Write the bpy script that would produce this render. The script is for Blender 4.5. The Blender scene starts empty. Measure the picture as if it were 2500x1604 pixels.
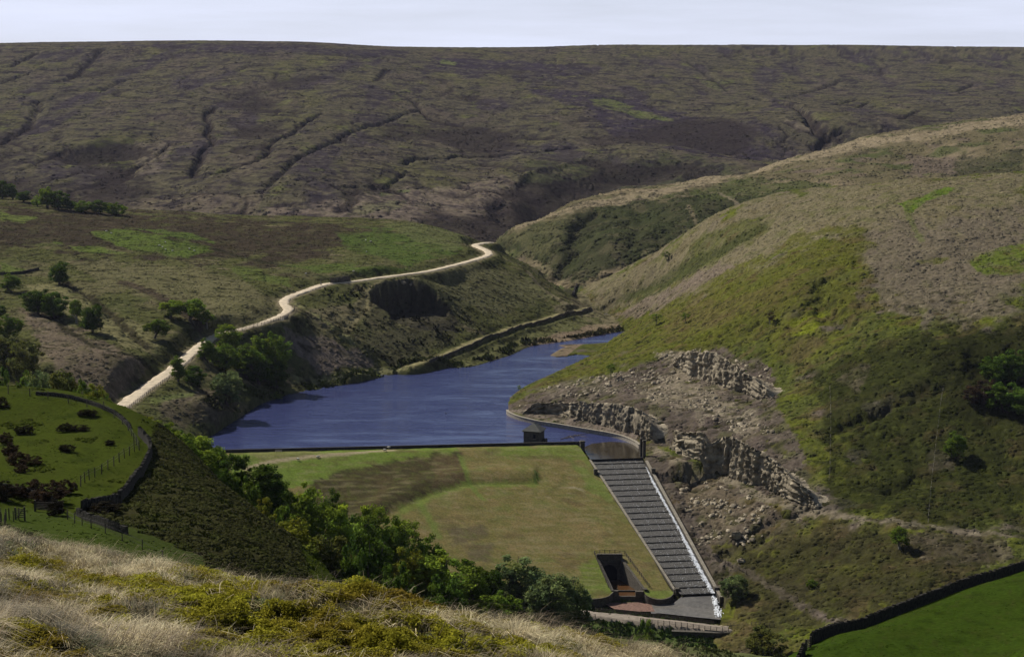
import bpy, bmesh, math, random
import numpy as np
from mathutils import Vector, Matrix
D = bpy.data
C = bpy.context.scene.collection
rad = math.radians
# ------------------------------------------------------------------ camera, world, sun
F, CU, CV, EYE = 4000.0, 1250.0, 802.0, 133.0           # focal length in photo pixels, photo centre, eye height over the water
PITCH = math.atan((802 - 250) / 4000.0)
CP, SP = math.cos(PITCH), math.sin(PITCH)
sc = bpy.context.scene
cam = D.objects.new('camera', D.cameras.new('camera'))
C.objects.link(cam)
cam.location = (0, 0, EYE)
cam.rotation_euler = (math.pi / 2 - PITCH, 0, 0)
cam.data.sensor_width = 36
cam.data.lens = 36 * F / 2500
cam.data.clip_start = 0.5
cam.data.clip_end = 20000
sc.camera = cam
SUN_AZ, SUN_EL = -48.0, 43.0                             # degrees: left of the view direction, above the horizon
w = D.worlds.new('World'); sc.world = w; w.use_nodes = True
nt = w.node_tree; nt.nodes.clear()
def N(nt, t, **k):
    n = nt.nodes.new(t)
    for a, b in k.items():
        if hasattr(n, a): setattr(n, a, b)
        else: n.inputs[a].default_value = b
    return n
def LK(nt, a, b): nt.links.new(a, b)
sky = N(nt, 'ShaderNodeTexSky', sky_type='NISHITA', sun_disc=False, sun_elevation=rad(SUN_EL), sun_rotation=rad(SUN_AZ),
        altitude=300, air_density=1.0, dust_density=1.2, ozone_density=2.0)
tc = N(nt, 'ShaderNodeTexCoord')
mp = N(nt, 'ShaderNodeMapping'); mp.inputs['Scale'].default_value = (2.2, 2.2, 26)
mp.inputs['Rotation'].default_value = (0, rad(4), 0)
cn = N(nt, 'ShaderNodeTexNoise'); cn.inputs['Scale'].default_value = 1.6; cn.inputs['Detail'].default_value = 5; cn.inputs['Roughness'].default_value = .55
cr = N(nt, 'ShaderNodeMapRange'); cr.inputs['From Min'].default_value = .38; cr.inputs['From Max'].default_value = .68
cr.inputs['To Min'].default_value = .72; cr.inputs['To Max'].default_value = 1.0
hz = N(nt, 'ShaderNodeSeparateXYZ')
hr = N(nt, 'ShaderNodeMapRange'); hr.inputs['From Min'].default_value = .075; hr.inputs['From Max'].default_value = .125
hr.inputs['To Min'].default_value = 1; hr.inputs['To Max'].default_value = 0.03
mm = N(nt, 'ShaderNodeMath', operation='MULTIPLY')
mx = N(nt, 'ShaderNodeMixRGB'); mx.inputs['Color2'].default_value = (14.3, 15.2, 18.4, 1)
bg = N(nt, 'ShaderNodeBackground'); bg.inputs['Strength'].default_value = 0.05
wo = N(nt, 'ShaderNodeOutputWorld')
LK(nt, tc.outputs['Generated'], mp.inputs['Vector']); LK(nt, mp.outputs[0], cn.inputs['Vector']); LK(nt, cn.outputs['Fac'], cr.inputs['Value'])
LK(nt, tc.outputs['Generated'], hz.inputs[0]); LK(nt, hz.outputs['Z'], hr.inputs['Value'])
LK(nt, cr.outputs[0], mm.inputs[0]); LK(nt, hr.outputs[0], mm.inputs[1]); LK(nt, mm.outputs[0], mx.inputs['Fac'])
LK(nt, sky.outputs[0], mx.inputs['Color1']); LK(nt, mx.outputs[0], bg.inputs['Color']); LK(nt, bg.outputs[0], wo.inputs['Surface'])
sd = D.lights.new('sun', 'SUN'); sd.energy = 5.0; sd.angle = rad(0.53); sd.color = (1, .955, .88)
so = D.objects.new('sun', sd); C.objects.link(so)
SUNV = Vector((math.sin(rad(SUN_AZ)) * math.cos(rad(SUN_EL)), math.cos(rad(SUN_AZ)) * math.cos(rad(SUN_EL)), math.sin(rad(SUN_EL))))
so.rotation_euler = SUNV.to_track_quat('Z', 'Y').to_euler(); so.location = (-200, 300, 500)
sc.view_settings.view_transform = 'Standard'; sc.view_settings.look = 'None'; sc.view_settings.gamma = 1
sc.view_settings.exposure = 0.16
sc.cycles.max_bounces = 5; sc.cycles.diffuse_bounces = 2; sc.cycles.glossy_bounces = 2; sc.cycles.transmission_bounces = 4
sc.cycles.transparent_max_bounces = 6; sc.cycles.volume_bounces = 0
sc.cycles.use_denoising = True
sc.cycles.sample_clamp_indirect = 4

# ------------------------------------------------------------------ measuring: photo pixel -> point on a plane or at a distance
def ray(u, v):
    a = (u - CU) / F; b = (CV - v) / F
    return a, CP + b * SP, -SP + b * CP
def PY(u, v, Y):
    x, y, z = ray(u, v); t = Y / y
    return (x * t, Y, EYE + z * t)
def PZ(u, v, Z):
    x, y, z = ray(u, v); t = (Z - EYE) / z
    return (x * t, y * t, Z)
def project(X, Y, Z):
    d = Y * CP - (Z - EYE) * SP
    return CU + F * X / d, CV - F * (Y * SP + (Z - EYE) * CP) / d

# ------------------------------------------------------------------ numpy noise
def _hash(ix, iy, seed):
    h = (ix.astype(np.uint32) * np.uint32(374761393) + iy.astype(np.uint32) * np.uint32(668265263) + np.uint32(seed * 2654435 + 12345))
    h = (h ^ (h >> np.uint32(13))) * np.uint32(1274126177)
    return h ^ (h >> np.uint32(16))
def pnoise(x, y, seed=0):
    x0 = np.floor(x); y0 = np.floor(y); fx = (x - x0).astype(np.float32); fy = (y - y0).astype(np.float32)
    ix = x0.astype(np.int64); iy = y0.astype(np.int64)
    sx = fx * fx * fx * (fx * (fx * 6 - 15) + 10); sy = fy * fy * fy * (fy * (fy * 6 - 15) + 10)
    def g(dx, dy):
        h = _hash(ix + dx, iy + dy, seed)
        ang = (h & np.uint32(1023)).astype(np.float32) * np.float32(2 * math.pi / 1024)
        return np.cos(ang) * (fx - dx) + np.sin(ang) * (fy - dy)
    a = g(0, 0); b = g(1, 0); c = g(0, 1); d = g(1, 1)
    return ((a + sx * (b - a)) * (1 - sy) + (c + sx * (d - c)) * sy) * 1.5
def fbm(x, y, o=4, seed=0, gain=.5):
    t = 0; a = 1; s = 0
    for i in range(o):
        t = t + a * pnoise(x * 2 ** i, y * 2 ** i, seed + i * 7); s += a; a *= gain
    return t / s
def vnoise(x, y, seed=0):
    return _hash(np.floor(x).astype(np.int64), np.floor(y).astype(np.int64), seed).astype(np.float32) / np.float32(4294967295.0)
def sstep(a, b, x):
    t = np.clip((x - a) / (b - a), 0, 1); return t * t * (3 - 2 * t)

# ------------------------------------------------------------------ the land: each hill is a smooth surface through measured points, the land is their upper envelope
class Hill:
    def __init__(self, pts, c, lam=.3):
        p = np.array(pts, dtype=np.float64); self.p = p[:, :2]; self.c = c
        n = len(p); d = np.sqrt(((self.p[:, None] - self.p[None]) ** 2).sum(-1) + c * c)
        A = np.zeros((n + 1, n + 1)); A[:n, :n] = d - np.eye(n) * lam; A[:n, n] = 1; A[n, :n] = 1
        self.w = np.linalg.solve(A, np.append(p[:, 2], 0))
    def __call__(self, X, Y):
        o = np.full(X.shape, self.w[-1], dtype=np.float32); x = X.astype(np.float32); y = Y.astype(np.float32)
        for (px, py), wt in zip(self.p, self.w[:-1]):
            o += np.float32(wt) * np.sqrt((x - np.float32(px)) ** 2 + (y - np.float32(py)) ** 2 + np.float32(self.c ** 2))
        return o
def UX(u, Y): return (u - CU) / F * Y / .985
def HP(u, Y, z): return (UX(u, Y), Y, z)

A_pts = [(0, 0, 131.2), (-8, 0, 131.6), (8, 0, 130.8), (0, -15, 135), (0, 10, 128.2), (-5, 10, 128.3), (-5, 16, 126.6), (5, 10, 127.8)] + \
  [PY(0, 1604, 22), PY(600, 1604, 22.5), PY(1250, 1604, 25), PY(1670, 1600, 36), PY(0, 1326, 50), PY(206, 1366, 49), PY(406, 1402, 47), PY(742, 1456, 44),
   PY(1007, 1494, 42), PY(1247, 1524, 40), PY(1501, 1578, 38), PY(0, 1420, 33), PY(600, 1480, 32), PY(1000, 1540, 31), PY(300, 1450, 31)] + \
  [HP(2100, 35, 118), HP(2500, 30, 118), HP(2500, 15, 124)] + \
  [PY(1650, 1572, 100), PY(1850, 1600, 112), PY(1480, 1562, 75), PY(1750, 1600, 90)] + \
  [HP(0, 65, 113), HP(500, 62, 110.5), HP(1000, 58, 108), HP(1250, 66, 106), HP(1250, 90, 97), HP(1420, 88, 99), HP(1530, 90, 100), HP(1000, 88, 98), HP(500, 88, 104), HP(0, 120, 102), HP(500, 120, 95), HP(1000, 120, 86), HP(1350, 130, 82), HP(2300, 100, 80),
   HP(1650, 160, 68), HP(1900, 160, 64), HP(1000, 220, 55), HP(0, 260, 50), HP(1900, 250, 25), HP(1300, 250, 40), HP(2300, 250, 20)]
B_pts = [PY(0, 950, 300), PY(130, 955, 298), PY(260, 975, 290), PY(330, 1010, 275), PY(370, 1060, 258), PY(360, 1100, 250), PY(200, 1050, 262), PY(200, 1150, 222), PY(0, 1050, 262), PY(0, 1150, 222), PY(0, 1240, 196),
   PY(150, 1265, 190), PY(290, 1180, 212), PY(300, 1270, 185), PY(450, 1330, 178), PY(400, 1180, 222), PY(500, 1220, 222), PY(560, 1170, 240), PY(600, 1300, 200), PY(640, 1240, 228), PY(690, 1290, 215),
   PY(700, 1380, 190), PY(800, 1420, 190), PY(450, 1090, 258), PY(400, 1020, 278),
   HP(-200, 300, 82), HP(-200, 200, 88), HP(0, 150, 88), HP(400, 140, 84), HP(800, 150, 75),
   HP(0, 345, 62), HP(260, 335, 66), HP(400, 320, 64), HP(560, 300, 55), HP(700, 270, 52), HP(850, 250, 48), HP(850, 330, 34), HP(1000, 330, 28), HP(1150, 340, 22), HP(1300, 350, 14), HP(1300, 395, 5), HP(1400, 400, 0),
   HP(700, 330, 46), HP(560, 380, 36), HP(400, 400, 40), HP(200, 420, 38), HP(0, 450, 36), HP(700, 400, 18), HP(900, 400, 6), HP(1100, 420, -2), HP(1300, 430, -9),
   HP(560, 480, 15), HP(560, 560, 7), HP(700, 500, -8), HP(400, 520, 20), HP(250, 560, 20), HP(1000, 480, -30), HP(1300, 500, -45), HP(0, 600, 18), HP(560, 640, -10), HP(900, 600, -45), HP(0, 700, 0), HP(1600, 420, -60), HP(1500, 300, 0), HP(1700, 200, 20), HP(1300, 230, 30)]
Hf_pts = [PY(2200, 1550, 190), PY(2476, 1399, 238), PY(2402, 1427, 231), PY(2331, 1444, 224), PY(2225, 1483, 214), PY(2130, 1526, 204), PY(2049, 1553, 196), PY(1978, 1576, 188), PY(2450, 1604, 176), PY(2100, 1604, 180), PY(2490, 1500, 205),
   HP(2800, 240, 66), HP(2800, 180, 76), HP(1850, 190, 63), HP(1700, 190, 52), HP(2200, 140, 75), HP(2500, 140, 84), HP(1900, 130, 74),
   HP(2500, 275, 52), HP(2200, 250, 50), HP(2000, 225, 52), HP(2500, 340, 25), HP(2200, 320, 18), HP(1950, 300, 12), HP(2500, 450, -25), HP(2100, 430, -35), HP(1800, 300, 5), HP(1500, 200, 20), HP(1500, 350, -30), HP(2000, 520, -70), HP(2600, 520, -60), HP(1000, 200, 0), HP(1000, 500, -80)]
D_shore = [(512, 1066), (596, 1012), (640, 985), (701, 965), (736, 958), (838, 940), (918, 924), (988, 910), (1054, 900), (1146, 896), (1198, 882), (1244, 868), (1296, 846), (1373, 835), (1426, 826), (1479, 816), (1542, 806)]
TRK = [(268, 1012, 13.5), (300, 990, 14.2), (351, 951, 16), (421, 902, 19), (487, 846, 22), (533, 817, 24), (589, 803, 26), (649, 786, 28.5), (692, 768, 30), (704, 754, 30.6), (694, 741, 31), (700, 728, 31.6), (735, 714, 33), (771, 701, 34.3), (806, 692, 35), (854, 688, 35.4), (935, 677, 36), (1040, 663, 36.3), (1110, 647, 36), (1166, 632, 35.4), (1192, 622, 35), (1190, 613, 34.6), (1173, 605, 34.2), (1160, 598.5, 34), (1180, 593.5, 33.6), (1200, 592, 33)]
D_pts = [PZ(u, v, 0.05) for u, v in D_shore] + [HP(900, 690, -5), HP(700, 660, -5), HP(1150, 720, -6), HP(1250, 800, -4), HP(1000, 740, -5), HP(1350, 850, -3.0), HP(1420, 905, -2.2), HP(560, 640, -4), HP(1480, 955, -1.2)]
D_pts += [PZ(u, v, z) for u, v, z in TRK[::2]]
D_pts += [PZ(1026, 884, 4), PZ(1145, 838, 6), PZ(1251, 800, 7), PZ(1356, 772, 7), PZ(1440, 751, 6.5), PZ(880, 915, 4), PZ(1200, 850, 3.2), PZ(1300, 812, 3.6), PZ(1400, 788, 4.2), PZ(1450, 772, 4.6), PZ(1120, 868, 3), PZ(600, 950, 8), PZ(500, 985, 11), PZ(420, 1000, 12)]
D_pts += [PY(700, 640, 960), PY(900, 600, 1040), PY(1100, 565, 1180), PY(1000, 545, 1220), PY(500, 570, 1040), PY(250, 600, 960), PY(0, 640, 900), PY(100, 780, 740), PY(0, 980, 580), PY(100, 700, 830), PY(300, 720, 810), PY(300, 850, 700), PY(330, 900, 668),
   PY(0, 490, 1150), PY(320, 520, 1150), PY(600, 530, 1180), PY(160, 505, 1150), HP(-300, 1000, 62), HP(-300, 700, 36), HP(-300, 1300, 75),
   HP(0, 1400, 38), HP(400, 1400, 30), HP(800, 1400, 26), HP(1050, 1350, 24), HP(1200, 1330, 8), HP(1330, 1150, 9), HP(1250, 1120, 22), HP(1400, 1090, 8), HP(1470, 1040, 4.5), HP(1540, 1030, 3.5), HP(1600, 1100, 5), HP(1300, 1250, 6), HP(1600, 1300, -5), HP(1800, 900, -6), HP(1700, 700, -10), HP(1500, 660, -8),
   HP(400, 560, 10), HP(560, 600, 2), HP(300, 500, 2), HP(700, 580, -8), HP(0, 450, 5), HP(2200, 800, -20), HP(2200, 1200, -30), HP(1600, 1700, -40), HP(0, 1900, 0), HP(900, 1800, -5), HP(-300, 500, 10)]
E_shore = [(1542, 808), (1514, 828), (1460, 862), (1426, 881), (1356, 911), (1310, 930), (1268, 953), (1242, 972)]
WALLTOP = [(1238.5, 1000), (1241, 1004), (1248, 1008), (1263, 1014), (1283, 1019.6), (1316, 1027), (1356, 1033), (1408, 1042), (1450, 1049), (1491, 1056), (1523, 1064), (1550, 1076), (1562, 1085)]
E_pts = [PZ(u, v, .05) for u, v in E_shore] + [PZ(u - 60, v - 6, -6) for u, v in E_shore[1:]] + [PZ(u, v - 1.5, 1.6) for u, v in WALLTOP[1:]] + [PZ(u - 22, v + 10, -5) for u, v in WALLTOP[:8]]
E_pts += [PZ(1500, 1050, 1.8), PZ(1600, 1085, 0), PZ(1420, 1032, 2.5), PZ(1700, 1125, -2.4), PZ(1850, 1190, -3), PZ(2000, 1250, -3.2), PZ(2200, 1272, -3), PZ(2400, 1292, -3), PZ(2600, 1310, -3)]
E_pts += [PY(1500, 980, 662), PY(1600, 1015, 640), PY(1700, 1048, 622), PY(1400, 960, 700), PY(1300, 965, 715), PY(1850, 1120, 588), PY(1950, 1170, 566), PY(2000, 1190, 562), PY(2200, 1200, 545), PY(2400, 1220, 535),
   PY(1600, 925, 706), PY(1700, 930, 690), PY(1850, 980, 652), PY(1620, 868, 718), PY(1720, 855, 715), PY(1820, 880, 694), PY(1450, 900, 765), PY(1600, 800, 800), PY(1900, 950, 650), PY(1900, 820, 690), PY(1900, 700, 735), PY(2100, 500, 850), PY(2490, 800, 640), PY(2490, 1000, 582), PY(2490, 600, 745), PY(2200, 800, 660), PY(2200, 950, 605), PY(2200, 650, 730), PY(2000, 600, 780),
   PY(1700, 800, 760), PY(1700, 700, 850), PY(1700, 620, 930), PY(1440, 700, 1090), PY(1560, 640, 1060), PY(1700, 556, 1030), PY(1830, 482, 1030), PY(2100, 451, 1020), PY(2490, 426, 1000), PY(2800, 415, 1000), PY(1470, 750, 1030), PY(1520, 770, 985), PY(1600, 705, 985), PY(1790, 600, 890), PY(1900, 545, 880), PY(2000, 515, 865), PY(1800, 560, 960), PY(1950, 510, 950)]
E_pts += [HP(1440, 1200, 2), HP(1560, 1200, 6), HP(1700, 1180, 16), HP(1830, 1190, 30), HP(2100, 1200, 40), HP(2490, 1200, 50), HP(2800, 1200, 55), HP(2100, 1400, 10), HP(2800, 1500, 10)]
E_pts += [PY(1750, 1350, 540), PY(1900, 1400, 515), PY(1800, 1480, 505), PY(2000, 1350, 520), PY(2200, 1400, 490), PY(1650, 1230, 574), PY(1690, 1300, 556), PY(1850, 1300, 540), PY(2300, 1340, 500), PY(2490, 1330, 500), PY(1900, 1470, 498),
   HP(1900, 470, -29), HP(2200, 440, -28), HP(2500, 430, -24), HP(1700, 480, -31), HP(2000, 380, -50), HP(2500, 350, -50), HP(1500, 560, -30), HP(1300, 560, -60), HP(1000, 700, -40), HP(800, 900, -40), HP(1000, 1100, -40), HP(1200, 1500, -50), HP(1500, 590, -26), HP(1530, 625, -12), HP(1430, 650, -10)]
F_pts = [PY(1400, 690, 1123), PY(1350, 620, 1200), PY(1300, 560, 1280), PY(1500, 560, 1250), PY(1500, 500, 1330), PY(1600, 560, 1200), PY(1700, 500, 1280), PY(1250, 585, 1290), PY(1215, 584, 1320), PY(1300, 530, 1370), PY(1400, 498, 1420), PY(1600, 461, 1480), PY(1800, 411, 1560), PY(2100, 341, 1700), PY(2490, 286, 1850), PY(2800, 250, 1950), PY(2300, 400, 1450), PY(2490, 390, 1400), PY(2000, 440, 1380), PY(1850, 455, 1380),
   HP(1550, 1120, 4), HP(1750, 1120, 8), HP(2000, 1150, 15), HP(2500, 1150, 28), HP(1330, 1180, 12), HP(1250, 1240, 10), HP(1180, 1330, 10), HP(1200, 1430, 4), HP(1300, 1500, 2), HP(1400, 1580, 5), HP(1600, 1650, 10), HP(1800, 1760, 22), HP(2100, 1900, 40), HP(2490, 2100, 60), HP(1000, 1350, -30), HP(1200, 1100, -30), HP(1000, 1700, -50), HP(1400, 1000, -30), HP(800, 1200, -60), HP(1700, 2200, -40), HP(2800, 2300, 50), HP(2500, 900, -20), HP(2000, 900, -20)]
G_pts = []
for u in (-400, 0, 400, 800):
    sk = {-400: 116, 0: 108, 400: 101, 800: 108}[u]
    G_pts += [PY(u, 520, 1480), PY(u, 440, 1620), PY(u, 370, 1790), PY(u, 300, 2010), PY(u, 220, 2290), PY(u, 160, 2530), PY(u, sk, 2780)]
    z = PY(u, sk, 2780)[2]; G_pts += [HP(u, 3000, z + 3), HP(u, 3500, z + 4), HP(u, 4600, z + 2), HP(u, 1350, 8)]
for u, sk, sh in ((1150, 118, 0), (1500, 113, 90), (1800, 112, 180), (2150, 114, 220), (2500, 118, 240), (2900, 122, 260)):
    G_pts += [PY(u, 440 - sh * .3, 1720 + sh), PY(u, 380 - sh * .25, 1880 + sh), PY(u, 300 - sh * .15, 2130 + sh), PY(u, 220, 2420 + sh), PY(u, 160, 2700 + sh), PY(u, sk, 2950 + sh)]
    z = PY(u, sk, 2950 + sh)[2]; G_pts += [HP(u, 3300 + sh, z + 3), HP(u, 4600, z + 2)]
G_pts += [PY(1000, 500, 1550), PY(1150, 520, 1560), PY(1250, 540, 1540), PY(1000, 530, 1480), PY(1350, 470, 1680), PY(1950, 395, 1960), PY(1880, 385, 1980), HP(1500, 1700, 30), HP(2200, 2000, 50), HP(2700, 2200, 70), HP(1150, 1450, 14), HP(1350, 1550, 12)]
floor_pts = [HP(u, Y, z) for u, Y, z in ((1250, 300, -60), (1250, 430, -38), (1500, 430, -36), (1600, 480, -30.5), (1450, 500, -28.5), (1800, 490, -30), (1800, 430, -36), (1300, 520, -29), (1100, 540, -29), (1500, 560, -29), (1250, 620, -8), (1250, 700, -7), (1250, 900, -4), (1500, 960, -2.5), (1500, 1000, 2), (1450, 1080, 6), (1400, 1150, 9), (1600, 1050, 3), (1200, 1500, 2), (1900, 2000, 20), (0, 600, -30), (2500, 600, -30), (0, 1500, 0), (2500, 300, -60), (0, 300, -60), (2500, 1500, 0), (1200, 3500, -50))]
HILLS = {'A': Hill(A_pts, 6), 'B': Hill(B_pts, 16, 2), 'H': Hill(Hf_pts, 14), 'D': Hill(D_pts, 16, .8), 'E': Hill(E_pts, 22, 5), 'F': Hill(F_pts, 35), 'G': Hill(G_pts, 80), 'V': Hill(floor_pts, 25)}
KEYS = 'ABHDEFGV'
NC = 960
S = np.linspace(-.43, .43, NC)
yr = [3.0]
while yr[-1] < 4600:
    y = yr[-1]
    st = y * .0068 if y < 75 else (y * .009 if y < 190 else (1.5 if y < 1000 else (2.2 if y < 1350 else y * .0027 if y < 3000 else y * .01)))
    yr.append(y + st)
YR = np.array(yr); NR = len(YR)
GX = (YR[:, None] * S[None, :]).astype(np.float32); GY = np.repeat(YR[:, None], NC, 1).astype(np.float32)
LAY = {}
for k in KEYS:
    LAY[k] = HILLS[k](GX, GY)
LAY['A'] = LAY['A'] - .68 * sstep(22, 42, GY); LAY['A'] = np.where(GY > 330, -200, LAY['A']); LAY['B'] = np.where((GY > 720) | (GY < 60), -200, LAY['B']); LAY['H'] = np.where((GY > 620) | (GY < 60), -200, LAY['H'])
LAY['D'] = np.where((GY < 330) | ((GX > -92 - (600 - GY) * .35) & (GY < 603)) | (GY > 2200), -200, LAY['D']); LAY['E'] = np.where((GY < 300) | (GY > 1900), -200, LAY['E']); LAY['F'] = np.where((GY < 850) | (GY > 2700), -200, LAY['F']); LAY['G'] = np.where(GY < 1100, -200, LAY['G'])
LAY['V'] = np.where(GY > 2200, -200, LAY['V'])
def smax(a, b, k):
    h = np.clip(.5 + .5 * (a - b) / k, 0, 1)
    return b + (a - b) * h + k * h * (1 - h)
Z0 = LAY['V'].copy(); OWN = np.full(Z0.shape, 7, np.int8); BEST = LAY['V'].copy()
for i, k in enumerate(KEYS[:-1]):
    Z0 = smax(LAY[k], Z0, 1.6 if k in 'DE' else 2.5)
    m = LAY[k] > BEST; OWN[m] = i; BEST = np.maximum(BEST, LAY[k])
# lookup helpers on the grid
def height(x, y, Zg=None):
    Zg = GZ if Zg is None else Zg
    x = np.atleast_1d(np.asarray(x, float)); y = np.atleast_1d(np.asarray(y, float))
    r = np.clip(np.searchsorted(YR, y) - 1, 0, NR - 2); fy = np.clip((y - YR[r]) / (YR[r + 1] - YR[r]), 0, 1)
    c = np.clip((x / y - S[0]) / (S[1] - S[0]), 0, NC - 1.001); ci = c.astype(int); fx = c - ci
    return (Zg[r, ci] * (1 - fx) + Zg[r, ci + 1] * fx) * (1 - fy) + (Zg[r + 1, ci] * (1 - fx) + Zg[r + 1, ci + 1] * fx) * fy
def hit(u, v, y0=12, Zg=None):
    """first point of the land seen at a photo pixel"""
    Zg = GZ if Zg is None else Zg
    x, y, z = ray(u, v); s = x / y; m = z / y
    c = min(max((s - S[0]) / (S[1] - S[0]), 0), NC - 1.001); ci = int(c); fx = c - ci
    prof = Zg[:, ci] * (1 - fx) + Zg[:, ci + 1] * fx; line = EYE + m * YR
    ok = np.nonzero((prof >= line) & (YR > y0))[0]
    if not len(ok): return None
    i = ok[0]
    a = line[i - 1] - prof[i - 1]; b = prof[i] - line[i]; t = a / (a + b) if a + b > 0 else 0
    Y = YR[i - 1] + (YR[i] - YR[i - 1]) * max(min(t, 1), 0)
    return (s * Y, Y, EYE + m * Y)
def hits(pl, y0=12, Zg=None):
    return [p for p in (hit(u, v, y0, Zg) for u, v in pl) if p]
def dist_poly(X, Y, pl):
    """distance to a polyline and the position along it"""
    best = np.full(X.shape, 1e9, np.float32); along = np.zeros(X.shape, np.float32); s0 = 0
    for p, q in zip(pl[:-1], pl[1:]):
        ax, ay, bx, by = p[0], p[1], q[0], q[1]
        dx, dy = bx - ax, by - ay; L2 = dx * dx + dy * dy + 1e-9
        t = np.clip(((X - ax) * dx + (Y - ay) * dy) / L2, 0, 1)
        d = np.hypot(X - ax - t * dx, Y - ay - t * dy); m = d < best
        best = np.where(m, d, best); along = np.where(m, s0 + t * math.sqrt(L2), along); s0 += math.sqrt(L2)
    return best, along
def boxmask(X, Y, pl, r):
    xs = [p[0] for p in pl]; ys = [p[1] for p in pl]
    return (X > min(xs) - r) & (X < max(xs) + r) & (Y > min(ys) - r) & (Y < max(ys) + r)
GZ = Z0.copy()
# ------------------------------------------------------------------ shaping: water line, dam site, track, gullies, quarry hollow
def arr(pl): return np.array([(p[0], p[1]) for p in pl], dtype=np.float64)
def inside(X, Y, pl):
    r = np.zeros(X.shape, bool); n = len(pl)
    for i in range(n):
        (x1, y1), (x2, y2) = pl[i][:2], pl[(i + 1) % n][:2]
        if y1 == y2: continue
        r ^= ((y1 > Y) != (y2 > Y)) & (X < (x2 - x1) * (Y - y1) / (y2 - y1) + x1)
    return r
def smooth_line(pl, n=8):
    """Catmull-Rom through points (any dimension)"""
    P = np.array(pl, float); P = np.vstack([2 * P[0] - P[1], P, 2 * P[-1] - P[-2]]); o = []
    for i in range(1, len(P) - 2):
        for t in np.linspace(0, 1, n, endpoint=False):
            a, b, c, d = P[i - 1:i + 3]
            o.append(.5 * (2 * b + (c - a) * t + (2 * a - 5 * b + 4 * c - d) * t * t + (3 * b - a - 3 * c + d) * t ** 3))
    o.append(P[-2]); return np.array(o)
CREST0 = np.array(PZ(561, 1105, 2.4)); CREST1 = np.array(PZ(1416, 1085, 2.4))
WALL3 = smooth_line([PZ(u, v, 1.7) for u, v in WALLTOP], 5)
shoreL = smooth_line([PZ(u, v, 0)[:2] for u, v in D_shore], 6)
shoreR = smooth_line([PZ(u, v, 0)[:2] for u, v in E_shore], 6)
WPOLY = [tuple(p) for p in shoreL] + [tuple(p) for p in shoreR] + [tuple(p[:2]) for p in WALL3] + [(WALL3[-1][0], 604), (26, CREST1[1] + 1), (CREST0[0], CREST0[1] + 1), (CREST0[0] - 16, CREST0[1] + 25)]
bm_ = (GY > 590) & (GY < 1050) & (np.abs(GX) < 260)
x_, y_ = GX[bm_], GY[bm_]
ins = inside(x_, y_, WPOLY); dd, _ = dist_poly(x_, y_, WPOLY + [WPOLY[0]])
z_ = GZ[bm_]
z_ = np.where(ins, np.minimum(z_, -.35 - .35 * np.minimum(dd, 12)), np.maximum(z_, np.minimum(.12 + .16 * dd, 1.6) * (dd < 40)))
ISLET = [PZ(u, v, .3)[:2] for u, v in ((1542, 836), (1480, 836), (1440, 839), (1395, 840), (1362, 842), (1380, 847), (1365, 852), (1348, 862), (1342, 867), (1360, 871), (1380, 870), (1408, 865), (1440, 867), (1500, 862))]
ii = inside(x_, y_, ISLET); di, _ = dist_poly(x_, y_, ISLET + [ISLET[0]])
z_ = np.where(ii, np.maximum(z_, np.minimum(.05 + .2 * di, .6)), z_)
GZ[bm_] = z_
WD = np.full(GX.shape, 99., np.float32); WD[bm_] = np.where(ins, 0, dd)
def carve(pl, depth, width, y0=12, side=0.0, jitter=0.35, warp=1.0):
    """a gully: polyline of photo pixels laid on the land, cut as a V"""
    P = hits(pl, y0)
    if len(P) < 2: return
    P = smooth_line(P, 4); m = boxmask(GX, GY, P, width * 3)
    X, Y = GX[m], GY[m]
    wx = X + fbm(X / (width * 2.2), Y / (width * 2.2), 2, 5) * width * 1.1 * warp; wy = Y + fbm(X / (width * 2.2), Y / (width * 2.2), 2, 9) * width * 2 * warp
    d, al = dist_poly(wx, wy, P)
    amp = 1 + jitter * fbm(al / 40, al * 0, 2, 3)
    GZ[m] -= depth * amp * np.exp(-(d / width) ** 2 * 1.2)
def crop(ox, oy, s, pl): return [(ox + x / s, oy + y / s) for x, y in pl]
# dam site: plane of the embankment and line of the spillway chute
SPT = 23
SL0, SL1 = np.array(PZ(1441.6, 1122, -.35)), np.array(PZ(1662, 1453, -26.0))
SR0, SR1 = np.array(PZ(1566, 1118, -.35)), np.array(PZ(1746, 1449, -26.0))
TOE_Y = float(PZ(1652, 1442, -25.6)[1]); TOE_Z = -25.6
def dam_z(X, Y):
    t = (X - CREST0[0]) / (CREST1[0] - CREST0[0]); yc = CREST0[1] + t * (CREST1[1] - CREST0[1]) - 5.0
    k = np.clip((yc - Y) / (yc - TOE_Y), -.2, 1.15)
    return 2.4 + (TOE_Z - 2.4) * np.maximum(k, 0) + .5 * np.sin(np.clip(k, 0, 1) * math.pi)
m = (GX > -125) & (GX < SL0[0] + (SL1[0] - SL0[0]) * (605.5 - GY) / (605.5 - SL1[1])) & (GY > TOE_Y - 1) & (GY < 612)
GZ[m] = np.minimum(GZ[m], dam_z(GX[m], GY[m]) - 3.0 + 9 * sstep(-100, -124, GX[m]))
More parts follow.
